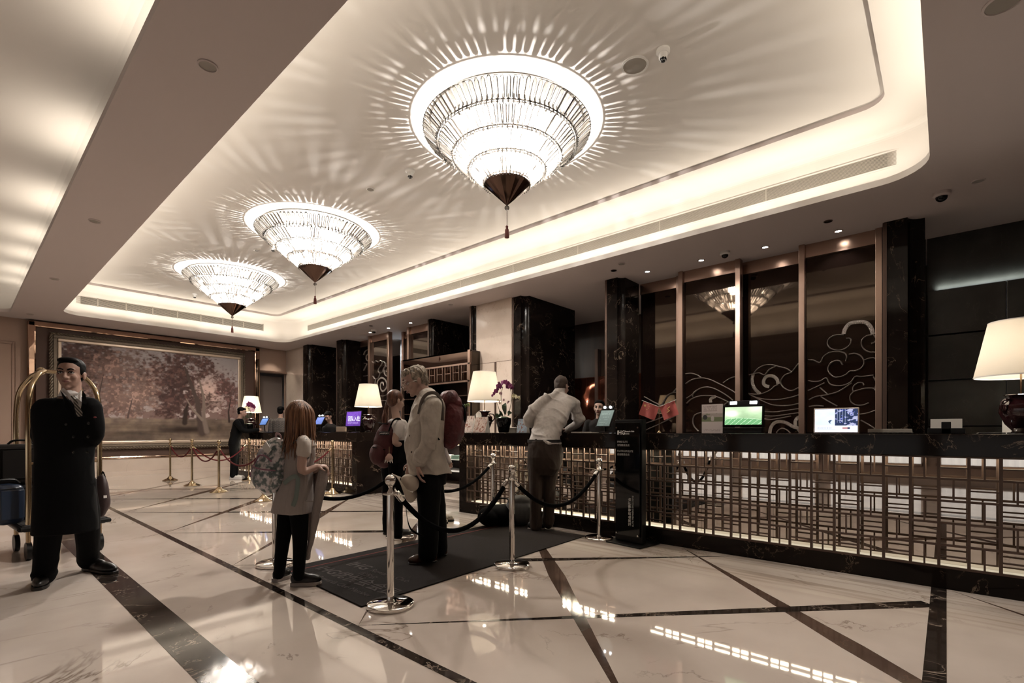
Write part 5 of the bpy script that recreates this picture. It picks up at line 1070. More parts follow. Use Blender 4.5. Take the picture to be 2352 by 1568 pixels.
def shoe(parent, heel, toe, w=.045, h=.09, up='shoeb', sole='shoeb', soleh=.025, ankle=True, lab=None):
    heel = Vector((heel[0], heel[1], 0)); toe = Vector((toe[0], toe[1], 0)); d = (toe - heel).normalized(); L = (toe - heel).length; s = Vector((-d.y, d.x, 0)); prof = [(0, .62), (.12, .82), (.35, .78), (.55, .92), (.75, 1.05), (.9, .9), (1.0, .45)]
    bm = B(); lo = []; hi = []; P = [(heel + d * L * a, w * b) for a, b in prof]
    ring = [p + s * r for p, r in P] + [p - s * r for p, r in reversed(P)]
    slabquad(bm, [(q.x, q.y) for q in ring], .001, soleh)
    so = part('sole', bm, sole, None, bev=.004)
    bm = B()
    ell(bm, heel + d * L * .22 + UP * (soleh + h * .30), (L * .24, w * .80, h * .55), (d, s, UP), 18); ell(bm, heel + d * L * .62 + UP * (soleh + .018), (L * .40, w * .98, h * .46), (d, s, UP), 20); ell(bm, heel + d * L * .42 + UP * (soleh + h * .25), (L * .30, w * .82, h * .55), (d, s, UP), 18)
    for v in bm.verts:
        if v.co.z < soleh * .6: v.co.z = soleh * .6
    sh = fuse('shoe', bm, up, parent, .005, 2, label=lab); so.parent = sh
    for k in range(3):
        c = heel + d * L * (.46 + .09 * k) + UP * (soleh + h * (.74 - .14 * k)); bm = B(); tube(bm, [c - s * w * .5 - UP * .010, c + UP * .004, c + s * w * .5 - UP * .010], .0032, 6); part('lace', bm, sole if sole != up else 'suit', sh)
    return sh
class Fig:
    def __init__(s, D, px=1176):
        s.D = D; a = (px - CX) / F; s.F = (FW + RT * a).normalized(); s.R = Vector((s.F.y, -s.F.x, 0))
    def __call__(s, px, py, dd=0): return at(px, py, d=s.D + dd)
def setloc(e, p):  # move an empty to its base without moving the children made later
    e.location = p; e['_l'] = list(p)

# ------------------------------------------------------------------ bellman
J = Fig(3.667, 160); f = (-J.F * .94 - J.R * .32).normalized(); fb = (-J.F * .97 - J.R * .10).normalized()
bell = thing('person', 'young man in a black overcoat with white collar and striped tie, hands behind his back', 'person', (J(150, 1300).x, J(150, 1300).y, 0))
c = J(162, 859); bm = B(); P, A, R, q = headblobs(bm, c, .236, f, UP, J(163, 912, .01), .056)
loft(bm, [(J(160, 912), .06, .05), (J(158, 935), .135, .08), (J(152, 980), .16, .10), (J(150, 1060), .15, .10), (J(150, 1120), .16, .11)], fb)
aL = [J(106, 936, 0), J(92, 1000, .05), J(116, 1034, .14)]; aR = [J(209, 936, 0), J(215, 998, .05), J(186, 1034, .15)]
for a in (aL, aR): limb(bm, a, [.05, .04, .027])
hand(bm, J(112, 1034, .16), RT * .9 - UP * .3, FW, UP, .5); hand(bm, J(188, 1034, .18), -RT * .9 - UP * .3, FW, UP, .5)
legL = [J(118, 1110, 0), J(112, 1215, .02), J(101, 1322, .03)]; legR = [J(185, 1110, .04), J(200, 1205, .2), J(203, 1286, .40)]
for a in (legL, legR): limb(bm, a, [.08, .055, .04])
body = fuse('body', bm, 'skin', bell, .0055, 3)
facebits(P, A, R, q, bell, body, browt=.0045)
bm = B(); ell(bm, P(0, -.026, .058), R(.080, .096, .070), A, 24); ell(bm, P(0, -.058, .01), R(.072, .055, .075), A, 20); ell(bm, P(.005, .030, .096), R(.062, .050, .026), A, 18)
for a in (-1, 1): ell(bm, P(a * .062, -.012, .035), R(.018, .045, .045), A, 12)
fuse('hair', bm, 'hairblack', bell, .005, 2)
bm = B(); loft(bm, [(J(160, 916, .03), .085, .05), (J(159, 918, .02), .13, .075), (J(158, 922), .168, .095), (J(154, 940), .19, .115), (J(151, 985), .185, .125), (J(150, 1040), .168, .12), (J(150, 1100), .172, .13), (J(151, 1165, .01), .185, .145), (J(152, 1222, .02), .195, .155)], fb)
limb(bm, aL, [.060, .060, .046]); limb(bm, aR, [.060, .060, .046]); limb(bm, [J(138, 925, .02), J(110, 932, 0)], [.05, .058]); limb(bm, [J(182, 925, .02), J(207, 932, 0)], [.05, .058])
coat = fuse('overcoat', bm, 'coatblack', bell, .010, 3, folds(.006, 10, 3))
bm = B(); loft(bm, [(J(161, 897, .012), .054, .060), (J(161, 904, .010), .060, .066), (J(161, 911, .008), .072, .074)], fb); part('shirt_collar_band', bm, 'shirtw', coat)
# shirt, collar, tie, buttons
def patch(name, pts, m, parent, th=.004):
    bm = B(); hi = [bm.verts.new(J(*p)) for p in pts]; lo = [bm.verts.new(J(p[0], p[1], p[2] + th)) for p in pts]; bm.faces.new(hi); bm.faces.new(lo[::-1]); n = len(pts)
    for i in range(n): bm.faces.new((hi[i], hi[(i + 1) % n], lo[(i + 1) % n], lo[i]))
    bmesh.ops.triangulate(bm, faces=bm.faces); return part(name, bm, m, parent, smooth=False)
cbm = patch('shirt_front', [(150, 903, -.075), (186, 903, -.08), (188, 925, -.125), (184, 948, -.150), (176, 936, -.142), (160, 916, -.105)], 'shirtw', coat, .02)
patch('collar', [(141, 893, -.07), (146, 890, -.075), (167, 910, -.128), (160, 919, -.125)], 'shirtw', coat, .006)
patch('collar', [(184, 897, -.07), (188, 895, -.065), (187, 923, -.128), (174, 911, -.13)], 'shirtw', coat, .006)
bm = B(); tube(bm, [J(170, 910, -.135), J(172, 917, -.142)], [.020, .014], 10, .5); tk = part('tie', bm, 'tie', coat)
bm = B(); tube(bm, cr([J(172, 917, -.142), J(176, 932, -.158), J(181, 945, -.165), J(184, 956, -.165)], 4), list(np.interp(range(13), [0, 9, 12], [.013, .024, .018])), 10, .25, up=-FW); part('tie_blade', bm, 'tie', tk)
for pts in ([(139, 896, -.085), (146, 905, -.12), (183, 955, -.170), (176, 965, -.168), (150, 935, -.155)], [(189, 896, -.085), (197, 906, -.11), (200, 930, -.140), (187, 962, -.168), (184, 955, -.170), (188, 925, -.145)]): patch('lapel', pts, 'coatblack', coat, .008)
for x, y in ((151, 974), (203, 972), (168, 1003), (202, 1003), (168, 1038), (200, 1038)):
    bm = B(); ell(bm, J(x, y, -.138), (.011, .011, .005), (RT, UP, FW), 10); part('coat_button', bm, 'blackgloss', coat)
bm = B(); ell(bm, J(218, 958, -.10), (.012, .006, .004), (RT, UP, FW), 8); part('lapel_pin', bm, 'red', coat)
bm = B(); limb(bm, legL, [.095, .085, .070]); limb(bm, legR, [.095, .085, .072]); ell(bm, J(102, 1316, .03), (.078, .078, .05)); fuse('trousers', bm, 'coatblack', bell, .009, 3, folds(.004, 12, 5))
shoe(bell, J(104, 1335, .17), J(88, 1352, -.12), .048, .10); shoe(bell, at(196, 1308, z=0), at(266, 1318, z=0), .048, .10)

# ------------------------------------------------------------------ girl with the glittery backpack
J = Fig(3.70, 680); f = (J.R * .80 + J.F * .60).normalized(); s = Vector((f.y, -f.x, 0))
g = thing('person', 'girl with long auburn hair, beige tunic and black leggings seen from behind', 'person', (J(672, 1300).x, J(672, 1300).y, 0))
c = J(692, 952); bm = B(); P, A, R, q = headblobs(bm, c, .205, f, UP, J(690, 1004), .040, False)
tor = [(J(690, 1002), .05, .045), (J(690, 1010), .115, .065), (J(688, 1030), .135, .085), (J(684, 1070), .125, .09), (J(680, 1110), .135, .10), (J(674, 1150), .155, .12), (J(671, 1176), .165, .13)]
loft(bm, tor[:6], f, k=.80)
an = [J(699, 1017, -.12), J(694, 1080, -.13), J(728, 1071, -.05)]; af = [J(690, 1017, .12), J(700, 1080, .10), J(736, 1075, -.0)]
for a in (an, af): limb(bm, a, [.036, .032, .021], 12)
hand(bm, J(728, 1071, -.05), RT * .9 + UP * .05 + FW * .2, -UP * .8 + FW * .2, -FW, .7, .75); hand(bm, J(736, 1075, 0), RT * .8 - UP * .3, -UP, FW, .8, .72)
l1 = [J(687, 1184, -.06), J(689, 1240, -.09), J(686, 1322, -.09)]; l2 = [J(659, 1184, .06), J(650, 1240, .03), J(641, 1318, .02)]
for a in (l1, l2): limb(bm, a, [.046, .040, .030])
body = fuse('body', bm, 'skin_p', g, .0055, 3)
facebits(P, A, R, q, g, body, brow='hairbrown')
bm = B(); loft(bm, [(J(690, 1006), .075, .055)] + tor[1:], f)
fuse('tunic', bm, 'knit', g, .007, 2, folds(.003, 16, 2))
bm = B(); limb(bm, [J(696, 1013, -.09), J(699, 1019, -.118), J(697, 1038, -.125)], [.046, .046, .050]); limb(bm, [J(690, 1014, .10), J(692, 1038, .12)], [.046, .048]); loft(bm, [(J(690, 1003), .06, .05), (J(690, 1012), .125, .072), (J(689, 1024), .14, .09)], f); fuse('tee_shirt', bm, 'teecream', g, .006, 2, folds(.002, 18, 4))
bm = B(); tube(bm, [J(702, 1150, -.135), J(718, 1151, -.10)], .012, 8, .4); tube(bm, [J(703, 1153, -.137), J(703, 1170, -.145)], .004, 6); part('tunic_pocket', bm, 'knit', g, kind=None)
bm = B(); limb(bm, l1, [.068, .052, .040]); limb(bm, l2, [.068, .052, .040]); fuse('leggings', bm, 'leggings', g, .007, 2)
shoe(g, at(668, 1346, z=0), at(738, 1343, z=0), .036, .085, 'shoeb', 'sole', .03, lab='dark trainer with a pale sole'); shoe(g, at(628, 1338, z=0), at(666, 1325, z=0), .036, .085, 'shoeb', 'sole', .03)
# hair: cap and locks
bm = B(); ell(bm, P(0, -.022, .040), R(.086, .100, .088), A, 24); ell(bm, P(0, -.045, -.02), R(.084, .070, .09), A, 20); hc = fuse('hair', bm, 'hairbrown', g, .006, 2)
rn = random.Random(11); bm = B()
for k in range(120):
    th = rn.uniform(-2.45, 2.45); d = (-Vector(f) * math.cos(th) + s * math.sin(th)); r0 = rn.uniform(.078, .092); ln = rn.uniform(.20, .345) * (1 - .12 * (abs(th) > 1.9))
    p0 = c + UP * .105 + d * .02 - f * .01; p1 = c + UP * .055 + d * (r0 * .86) - f * .015; p2 = c - UP * .01 + d * (r0 * 1.08) - f * .01; p3 = c - UP * (ln * .5) + d * (r0 * rn.uniform(.95, 1.25)) - f * .012; p4 = c - UP * ln + d * (r0 * rn.uniform(.9, 1.5)) - f * .02 + s * rn.uniform(-.02, .02)
    n_ = 16; tube(bm, cr([p0, p1, p2, p3, p4], 4), list(np.interp(range(n_ + 1), [0, 3, 10, 16], [.006, .0125, .0105, .002])), 6, .6)
part('long_locks', bm, 'hairbrown', hc, kind='stuff')
# backpack
M['sequin'] = mat('silver_sequin_print', (.3, .32, .33), .32, .35); mottle(M['sequin'], (.12, .15, .15), (.60, .56, .57), 30, lo=.44, hi=.58); bump(M['sequin'], 26, .9, dist=.02); M['pink'] = mat('mauve_piping', (.22, .09, .13), .6); M['pinklt'] = mat('pink_webbing', (.42, .26, .27), .7)
M['holo'] = mat('iridescent_foil', (.62, .56, .60), .2, .4); mottle(M['holo'], (.30, .38, .48), (.85, .72, .72), 7, lo=.3, hi=.6)
bp = thing('backpack', 'glittery silver-grey child backpack with mauve piping worn by the long-haired girl', 'backpack', J(625, 1135))
bc = J(624, 1072, .0); bs, bf, bu = axes(-f, UP * .97 + RT * .22)
bm = B(); ell(bm, bc, (.135, .085, .215), (bs, bf, bu), 26); ell(bm, bc - bu * .05, (.150, .088, .155), (bs, bf, bu), 26); ell(bm, bc + bu * .12 - bf * .01, (.105, .075, .10), (bs, bf, bu), 22); bd = fuse('main_bag', bm, 'sequin', bp, .006, 4, folds(.005, 24, 8))
Q = lambda a, b, d: bc + bs * a + bf * b + bu * d
bm = B(); ell(bm, Q(.0, .062, -.06), (.115, .052, .115), (bs, bf, bu), 24); fp_ = fuse('front_pocket', bm, 'sequin', bp, .006, 3, folds(.004, 26, 9))
bm = B(); tube(bm, cr([Q(-.10, .085, .06), Q(-.05, .10, .085), Q(.02, .098, .08), Q(.06, .09, .05), Q(.075, .095, -.02), Q(.08, .10, -.10)], 5), .006, 8); tube(bm, cr([Q(-.13, .06, -.0), Q(-.06, .105, -.01), Q(.02, .115, -.015), Q(.075, .098, -.01)], 5), .005, 8); part('piping', bm, 'pink', bd, kind='stuff')
bm = B(); tube(bm, cr([Q(.105, -.01, .15), Q(.12, .01, .08), Q(.125, .02, .0)], 5), .006, 8); part('piping', bm, 'pinklt', bd)
bm = B(); ell(bm, Q(.085, .05, .04), (.035, .022, .085), (bs, bf, bu), 18); part('foil_patch', bm, 'holo', bp)
bm = B(); obox(bm, Q(-.0, .075, .135), ((bs * .8 + bu * .5).normalized(), (bu * .8 - bs * .5).normalized(), bf), (.045, .030, .002)); part('luggage_tag', bm, 'paper', bp, smooth=False)
bm = B(); tube(bm, cr([Q(-.03, -.02, .19), Q(-.02, .0, .245), Q(.03, .0, .25), Q(.05, -.02, .20)], 5), .010, 8, .5); part('grab_handle', bm, 'pinklt', bp)
bm = B(); tube(bm, cr([J(668, 1020, -.10), J(700, 1004, -.12), J(712, 1030, -.12), J(704, 1075, -.06)], 5), .016, 8, .25); part('shoulder_strap', bm, 'sequin', bp)
M['teal'] = mat('grey_green_webbing', (.15, .18, .165), .8); bm = B(); tube(bm, cr([J(652, 1110, -.10), J(672, 1095, -.15), J(684, 1100, -.165), J(680, 1140, -.165), J(673, 1162, -.165)], 5), .016, 8, .2, up=-FW); part('strap_tail', bm, 'teal', bp)
# grey garment hanging from her hand
M['fleece'] = mat('grey_fleece', (.27, .225, .21), .95); bump(M['fleece'], 90, .5)
ga = thing('knitted_garment', 'grey knitted garment with a long hanging sleeve held by the girl', 'clothing', J(712, 1290)); bm = B()
limb(bm, [J(742, 1082, -.04), J(738, 1110, -.04), J(728, 1165, -.04), J(718, 1225, -.03), J(709, 1265, -.03), J(706, 1280, -.03)], [.030, .040, .033, .024, .017, .022]); gs = fuse('long_sleeve', bm, 'fleece', ga, .006, 3, folds(.003, 20, 6))
bm = B(); limb(bm, [J(728, 1085, .06), J(716, 1140, .09), J(707, 1195, .10), J(704, 1234, .11)], [.026, .032, .030, .026]); fuse('garment_body', bm, mat('brown_lining', (.12, .09, .08), .9), ga, .007, 3)

# ------------------------------------------------------------------ man in the beige jacket
J = Fig(4.27, 965); f = (-J.R * .95 - J.F * .25).normalized(); s = Vector((f.y, -f.x, 0))
om = thing('person', 'grey-haired man with glasses in a beige jacket looking down at his side', 'person', (J(985, 1290).x, J(985, 1290).y, 0))
fh = f * .93 - UP * .36; uh = UP * .93 + f * .36
c = J(953, 876); bm = B(); P, A, R, q = headblobs(bm, c, .245, fh, uh, J(982, 915), .062)
tor = [(J(981, 908, 0), .075, .075), (J(985, 918), .17, .115), (J(984, 935), .215, .14), (J(980, 975), .205, .155), (J(975, 1010), .195, .165), (J(978, 1045), .195, .165), (J(986, 1072), .20, .17), (J(990, 1086), .205, .175)]
loft(bm, tor[:-1], f, k=.85)
an = [J(996, 932, -.20), J(988, 1003, -.25), J(962, 1066, -.21)]; af = [J(975, 932, .20), J(955, 1000, .25), J(945, 1062, .16)]
for a in (an, af): limb(bm, a, [.05, .042, .030])
hand(bm, J(962, 1066, -.21), Vector((0, 0, -1)) + RT * .05 - RT * .12, RT * .9 + FW * .25, -FW + RT * -.2, .45, 1.08); hand(bm, J(945, 1062, .16), -UP - RT * .2, FW, -RT, .5)
l1 = [J(985, 1075, -.08), J(985, 1165, -.05), J(983, 1268, -.05)]; l2 = [J(990, 1075, .08), J(1000, 1165, .12), J(1008, 1258, .20)]
for a in (l1, l2): limb(bm, a, [.09, .06, .04])
body = fuse('body', bm, 'skin_p', om, .0055, 3); facebits(P, A, R, q, om, body, brow='hairgrey', glasses=True)
bm = B(); ell(bm, P(0, -.030, .050), R(.082, .092, .078), A, 24); ell(bm, P(0, -.060, .0), R(.074, .050, .078), A, 20); ell(bm, P(0, .040, .092), R(.060, .045, .026), A, 18); ell(bm, P(0, .068, .078), R(.05, .022, .022), A, 14)
for a in (-1, 1): ell(bm, P(a * .066, .0, .035), R(.018, .035, .045), A, 12)
fuse('hair', bm, 'hairgrey', om, .0045, 1, folds(.006, 90, 3, .8))
bm = B(); loft(bm, tor, f); limb(bm, [an[0], an[1], J(966, 1054, -.215)], [.078, .072, .055]); limb(bm, af, [.08, .07, .05]); limb(bm, [J(983, 914, -.04), J(996, 930, -.17)], [.075, .08]); limb(bm, [J(981, 914, .04), J(978, 930, .17)], [.075, .078]); jk = fuse('jacket', bm, 'beige', om, .008, 2, folds(.013, 16, 7, .8))
bm = B(); tube(bm, cr([J(961, 930, -.06), J(968, 910, -.10), J(988, 902, -.08), J(1000, 912, -.02), J(996, 908, .06)], 5), .018, 10, 1.4); fuse('jacket_collar', bm, 'beige', jk, .006, 2)
bm = B(); lathe_c = J(967, 1052, -.215); limb(bm, [J(968, 1043, -.22), J(964, 1057, -.213)], [.064, .062]); fuse('cuff', bm, 'beige', jk, .006, 1)
for x, y in ((977, 1040), (942, 1000), (946, 1038)): bm = B(); ell(bm, J(x, y, -.268 if x > 960 else -.16), (.010, .010, .004), (RT, UP, FW), 10); part('jacket_button', bm, 'wooddark', jk)
bm = B(); l1[0] = J(985, 1104, -.08); l2[0] = J(990, 1104, .08); limb(bm, l1, [.112, .096, .086]); limb(bm, l2, [.110, .092, .083]); loft(bm, [(J(987, 1066), .13, .12), (J(987, 1092), .16, .145), (J(988, 1112), .14, .13)], f); fuse('trousers', bm, 'coatblack', om, .009, 3, folds(.005, 10, 9))
shoe(om, at(1003, 1291, z=0), at(938, 1297, z=0), .050, .10, 'shoebr', 'shoeb', .022, lab='polished oxblood leather shoe'); shoe(om, at(1027, 1277, z=0), at(968, 1277, z=0), .048, .10, 'shoebr', 'shoeb', .022)
# maroon trekking pack
M['maroon'] = mat('maroon_nylon', (.10, .014, .018), .6); mottle(M['maroon'], (.05, .007, .010), (.12, .018, .022), 7); bump(M['maroon'], 9, .8, dist=.05); M['strapgrey'] = mat('grey_webbing', (.16, .135, .12), .8)
pk = thing('backpack', 'tall maroon trekking pack with green leaf tag worn by the man in beige', 'backpack', J(1042, 1015)); bs, bf, bu = axes(-f, UP * .985 + RT * -.02); pc = J(1038, 965, .02); Q = lambda a, b, d: pc + bs * a + bf * b + bu * d
bm = B(); ell(bm, Q(0, 0, -.02), (.145, .10, .20), (bs, bf, bu), 26); ell(bm, Q(0, -.005, -.12), (.135, .085, .12), (bs, bf, bu), 22); fuse('main_bag', bm, 'maroon', pk, .007, 3, folds(.010, 16, 12))
bm = B(); ell(bm, Q(0, -.02, .19), (.11, .075, .075), (bs, bf, bu), 22); ell(bm, Q(0, .03, .15), (.10, .06, .06), (bs, bf, bu), 20); fuse('top_pocket', bm, 'maroon', pk, .007, 2, folds(.010, 24, 13))
bm = B(); ell(bm, Q(-.02, .085, .04), (.085, .05, .10), (bs, bf, bu), 20); fuse('front_pocket', bm, 'maroon', pk, .007, 2, folds(.010, 22, 14))
bm = B(); tube(bm, [Q(-.02 + .085 * math.cos(t), .10, .05 + .085 * math.sin(t)) for t in np.linspace(0, 2 * math.pi, 22)], .010, 8, cap=False); part('black_bungee', bm, 'coatblack', pk)
bm = B(); tube(bm, cr([Q(-.11, .05, -.02), Q(-.10, .09, -.08), Q(-.07, .10, -.16)], 4), .003, 6); part('zip_line', bm, 'beige', pk)
bm = B(); tube(bm, cr([J(1016, 965, -.17), J(1015, 930, -.19), J(1004, 905, -.19), J(985, 903, -.20), J(970, 918, -.21), J(962, 950, -.20)], 5), .022, 8, .35); part('shoulder_strap', bm, 'strapgrey', pk); bm = B(); tube(bm, cr([J(1006, 985, -.20), J(1001, 998, -.215), J(1009, 1010, -.20)], 4), .012, 8, .3); part('strap_tail', bm, 'coatblack', pk)
M['leafprint'] = mat('green_leaf_fabric', (.25, .36, .10), .7)
for a, b_, dz, r_ in ((-.03, .145, .13, .4), (.02, .15, .135, -.5), (-.06, .14, .12, 1.2)):
    bm = B(); ell(bm, Q(a, b_, dz), (.030, .006, .012), ((bs * math.cos(r_) + bu * math.sin(r_)), bf, (bu * math.cos(r_) - bs * math.sin(r_))), 12); part('leaf_tag', bm, 'leafprint', pk)
# hat in his hand
ht = thing('sun_hat', 'pale cotton sun hat with a black cord hanging from the old man\'s hand', 'hat', J(930, 1135, -.2)); M['hat'] = mat('pale_canvas', (.50, .43, .36), .85); bump(M['hat'], 8, .4, dist=.03)
hs, hf, hu = axes((-RT * .55 - FW * .8), (RT * .75 + UP * .55)); hc_ = J(941, 1108, -.24)
bm = B(); ell(bm, hc_, (.075, .105, .060), (hs, hf, hu), 24); cw_ = fuse('crown', bm, 'hat', ht, .006, 2, folds(.006, 20, 15))
bm = B(); r0 = [hc_ + hs * .075 * math.cos(t) + hf * .10 * math.sin(t) - hu * .03 for t in np.linspace(0, 2 * math.pi, 33)[:-1]]; r1 = [hc_ + hs * .14 * math.cos(t) + hf * .165 * math.sin(t) - hu * (.05 + .03 * math.cos(2 * t)) for t in np.linspace(0, 2 * math.pi, 33)[:-1]]
V0 = [bm.verts.new(p) for p in r0]; V1 = [bm.verts.new(p) for p in r1]; V2 = [bm.verts.new(p - hu * .005) for p in r1]; V3 = [bm.verts.new(p - hu * .005) for p in r0]
for X_, Y_ in ((V0, V1), (V1, V2), (V2, V3), (V3, V0)):
    for i in range(32): bm.faces.new((X_[i], X_[(i + 1) % 32], Y_[(i + 1) % 32], Y_[i]))
part('brim', bm, 'hat', ht)
bm = B(); tube(bm, cr([J(932, 1135, -.2), J(934, 1180, -.2), J(944, 1215, -.2), J(972, 1232, -.2)], 6), list(np.interp(range(19), [0, 8, 14, 18], [.004, .005, .018, .010])), 8, .3); part('cord', bm, 'coatblack', ht)

# ------------------------------------------------------------------ girl with the maroon school backpack
J = Fig(5.31, 905); f = (J.R * .86 + J.F * .50).normalized(); s = Vector((f.y, -f.x, 0))
rg = thing('person', 'girl with red ponytail and white T-shirt facing the far counter', 'person', (J(905, 1220).x, J(905, 1220).y, 0))
c = J(910, 920); bm = B(); P, A, R, q = headblobs(bm, c, .215, (f - UP * .15), (UP + f * .15), J(911, 962), .043, False)
tor = [(J(911, 960), .055, .05), (J(912, 967), .13, .075), (J(914, 985), .155, .09), (J(913, 1010), .135, .09), (J(910, 1035), .14, .10), (J(906, 1062), .165, .12)]
loft(bm, tor, f, k=.86); an = [J(917, 975, -.13), J(908, 1016, -.16), J(931, 1019, -.05)]; af = [J(910, 975, .13), J(915, 1012, .14), J(928, 1005, .05)]
for a in (an, af): limb(bm, a, [.040, .034, .024])
hand(bm, J(931, 1019, -.05), RT + UP * .3, UP, FW, .6, .85); hand(bm, J(926, 1006, .05), RT + UP * .2, UP, FW, .6, .85)
l1 = [J(912, 1060, -.06), J(912, 1140, -.05), J(914, 1222, -.03)]; l2 = [J(896, 1060, .06), J(892, 1140, .08), J(890, 1216, .06)]
for a in (l1, l2): limb(bm, a, [.07, .052, .038])
body = fuse('body', bm, 'skin_d', rg, .0065, 3); facebits(P, A, R, q, rg, body, brow='hairred')
bm = B(); ell(bm, P(0, -.022, .042), R(.085, .098, .086), A, 24); ell(bm, P(0, -.055, -.01), R(.076, .060, .075), A, 20); hc = fuse('hair', bm, 'hairred', rg, .006, 2)
bm = B(); t0 = J(893, 924, -.0); rn = random.Random(4)
for k in range(40):
    e = J(884 + rn.uniform(-6, 7), 985 + rn.uniform(-12, 14), rn.uniform(-.06, .03)); tube(bm, cr([t0 + Vector((rn.uniform(-.02, .02), rn.uniform(-.02, .02), rn.uniform(-.02, .02))), J(886 + rn.uniform(-3, 4), 940, rn.uniform(-.04, .02)), J(884 + rn.uniform(-6, 6), 962, rn.uniform(-.05, .02)), e], 4), [.008] * 8 + [.006, .005, .004, .003, .002], 6)
part('ponytail', bm, 'hairred', hc, kind='stuff')
bm = B(); ell(bm, t0, (.03, .03, .028)); part('hair_tie', bm, 'coatblack', hc)
bm = B(); loft(bm, [(J(911, 962), .075, .058)] + tor[1:5], f); limb(bm, [J(914, 973, -.08), J(917, 977, -.125), J(914, 995, -.14)], [.05, .05, .052]); limb(bm, [J(910, 974, .11), J(913, 994, .13)], [.05, .052]); fuse('tee_shirt', bm, 'shirtw', rg, .007, 2, folds(.004, 18, 3))
bm = B(); loft(bm, tor[3:], f, k=1.06); limb(bm, l1, [.095, .066, .050]); limb(bm, l2, [.095, .066, .050]); fuse('trousers', bm, 'leggings', rg, .009, 2, folds(.004, 20, 4))
shoe(rg, at(904, 1236, z=0), at(945, 1230, z=0), .042, .09, 'shoeb', 'suit'); shoe(rg, at(882, 1228, z=0), at(920, 1222, z=0), .042, .09, 'shoeb', 'suit')
rp = thing('backpack', 'plain maroon school backpack with a black pocket label', 'backpack', J(882, 1070)); bs, bf, bu = axes(-f, UP * .98 + RT * .12); pc = J(884, 1020, -.02); Q = lambda a, b, d: pc + bs * a + bf * b + bu * d; M['maroon2'] = mat('deep_maroon_canvas', (.055, .008, .010), .8); bump(M['maroon2'], 8, .5, dist=.04)
bm = B(); ell(bm, Q(0, 0, 0), (.155, .10, .235), (bs, bf, bu), 26); ell(bm, Q(0, -.005, -.10), (.165, .10, .16), (bs, bf, bu), 22); fuse('main_bag', bm, 'maroon2', rp, .008, 3, folds(.006, 14, 5))
bm = B(); ell(bm, Q(0, .075, -.11), (.135, .06, .115), (bs, bf, bu), 22); pp = fuse('front_pocket', bm, 'maroon2', rp, .008, 2)
sdv_ = (J.R * .5 - J.F * .86).normalized(); nn = (sdv_ * .61 - f * .79).normalized(); xd = nn.cross(UP); xd = xd if xd.dot(RT) > 0 else -xd; lc = pc - f * .068 + sdv_ * .112 + UP * .118
bm = B(); obox(bm, lc, (xd, UP, nn), (.055, .019, .008)); lp_ = part('label_patch', bm, 'blackmetal', rp, smooth=False, bev=.003); text('JANSPORT', .021, 'print', lc + nn * .0085 - xd * .048 - UP * .007, xd, UP, lp_, depth=.0003, bold=.0004)
bm = B(); tube(bm, cr([J(893, 990, -.17), J(903, 966, -.17), J(917, 963, -.12), J(921, 985, -.10), J(918, 1010, -.08)], 5), .020, 8, .3); part('shoulder_strap', bm, 'coatblack', rp)
bm = B(); tube(bm, [Q(-.10, .05, .22), Q(.10, .05, .22)], .006, 6); tube(bm, cr([Q(-.13, .06, -.05), Q(0, .13, -.04), Q(.13, .06, -.05)], 5), .005, 6); part('zip_line', bm, 'coatblack', rp, kind='stuff')
ch_ = thing('plush_keyring', 'small round pink-brown plush charm hanging from the maroon school backpack', 'toy', J(894, 1065, -.2)); cc = J(894, 1052, -.2); bm = B(); ell(bm, cc, (.042, .035, .038)); ell(bm, cc + UP * .02, (.028, .024, .03)); fuse('plush_body', bm, 'skin_p', ch_, .005, 2)
for dx in (-.04, -.016, .016, .04): bm = B(); limb(bm, [cc + RT * dx * .8 - UP * .02 - FW * .02, cc + RT * dx - UP * .045 - FW * .02], [.008, .004]); part('plush_leg', bm, 'paper', ch_, kind='stuff')
bm = B(); tube(bm, [cc + UP * .045, cc + UP * .12], .003, 6); part('ring_cord', bm, 'brass', ch_)

# ------------------------------------------------------------------ man in the white shirt leaning on the counter
J = Fig(5.75, 1250); f = (FW * .93 + RT * .36).normalized()
wm = thing('person', 'dark-haired man in a white shirt and brown trousers leaning on the counter', 'person', (J(1245, 1215).x, J(1245, 1215).y, 0))
fh = f * .85 - UP * .3 + RT * .35; c = J(1291, 888, .40); bm = B(); P, A, R, q = headblobs(bm, c, .235, fh, UP * .93 + f * .3, J(1286, 912, .33), .058)
tor = [(J(1285, 903, .34), .075, .07), (J(1283, 912, .30), .17, .10), (J(1279, 927, .25), .225, .125), (J(1270, 950, .17), .215, .135), (J(1260, 978, .09), .185, .13), (J(1252, 1003, .04), .180, .125), (J(1250, 1018, .02), .196, .138)]
loft(bm, tor, f, k=.80); an = [J(1241, 926, .20), J(1213, 960, .16), J(1234, 984, .38)]; af = [J(1319, 930, .33), J(1329, 968, .42), J(1304, 986, .50)]
for a in (an, af): limb(bm, a, [.052, .045, .03])
hand(bm, J(1234, 984, .38), RT + FW * .6, -UP, FW, .5); hand(bm, J(1304, 986, .5), -RT + FW * .6, -UP, FW, .5)
l1 = [J(1234, 1030, -.0), J(1231, 1115, -.06), J(1231, 1208, -.06)]; l2 = [J(1268, 1030, 0), J(1262, 1115, -.03), J(1259, 1202, .0)]
for a in (l1, l2): limb(bm, a, [.09, .06, .04])
fuse('body', bm, 'skin_p', wm, .007, 3)
bm = B(); ell(bm, P(0, -.028, .045), R(.085, .094, .086), A, 24); ell(bm, P(0, -.050, .0), R(.078, .062, .075), A, 20); fuse('hair', bm, 'hairdb', wm, .006, 2, folds(.004, 80, 3))
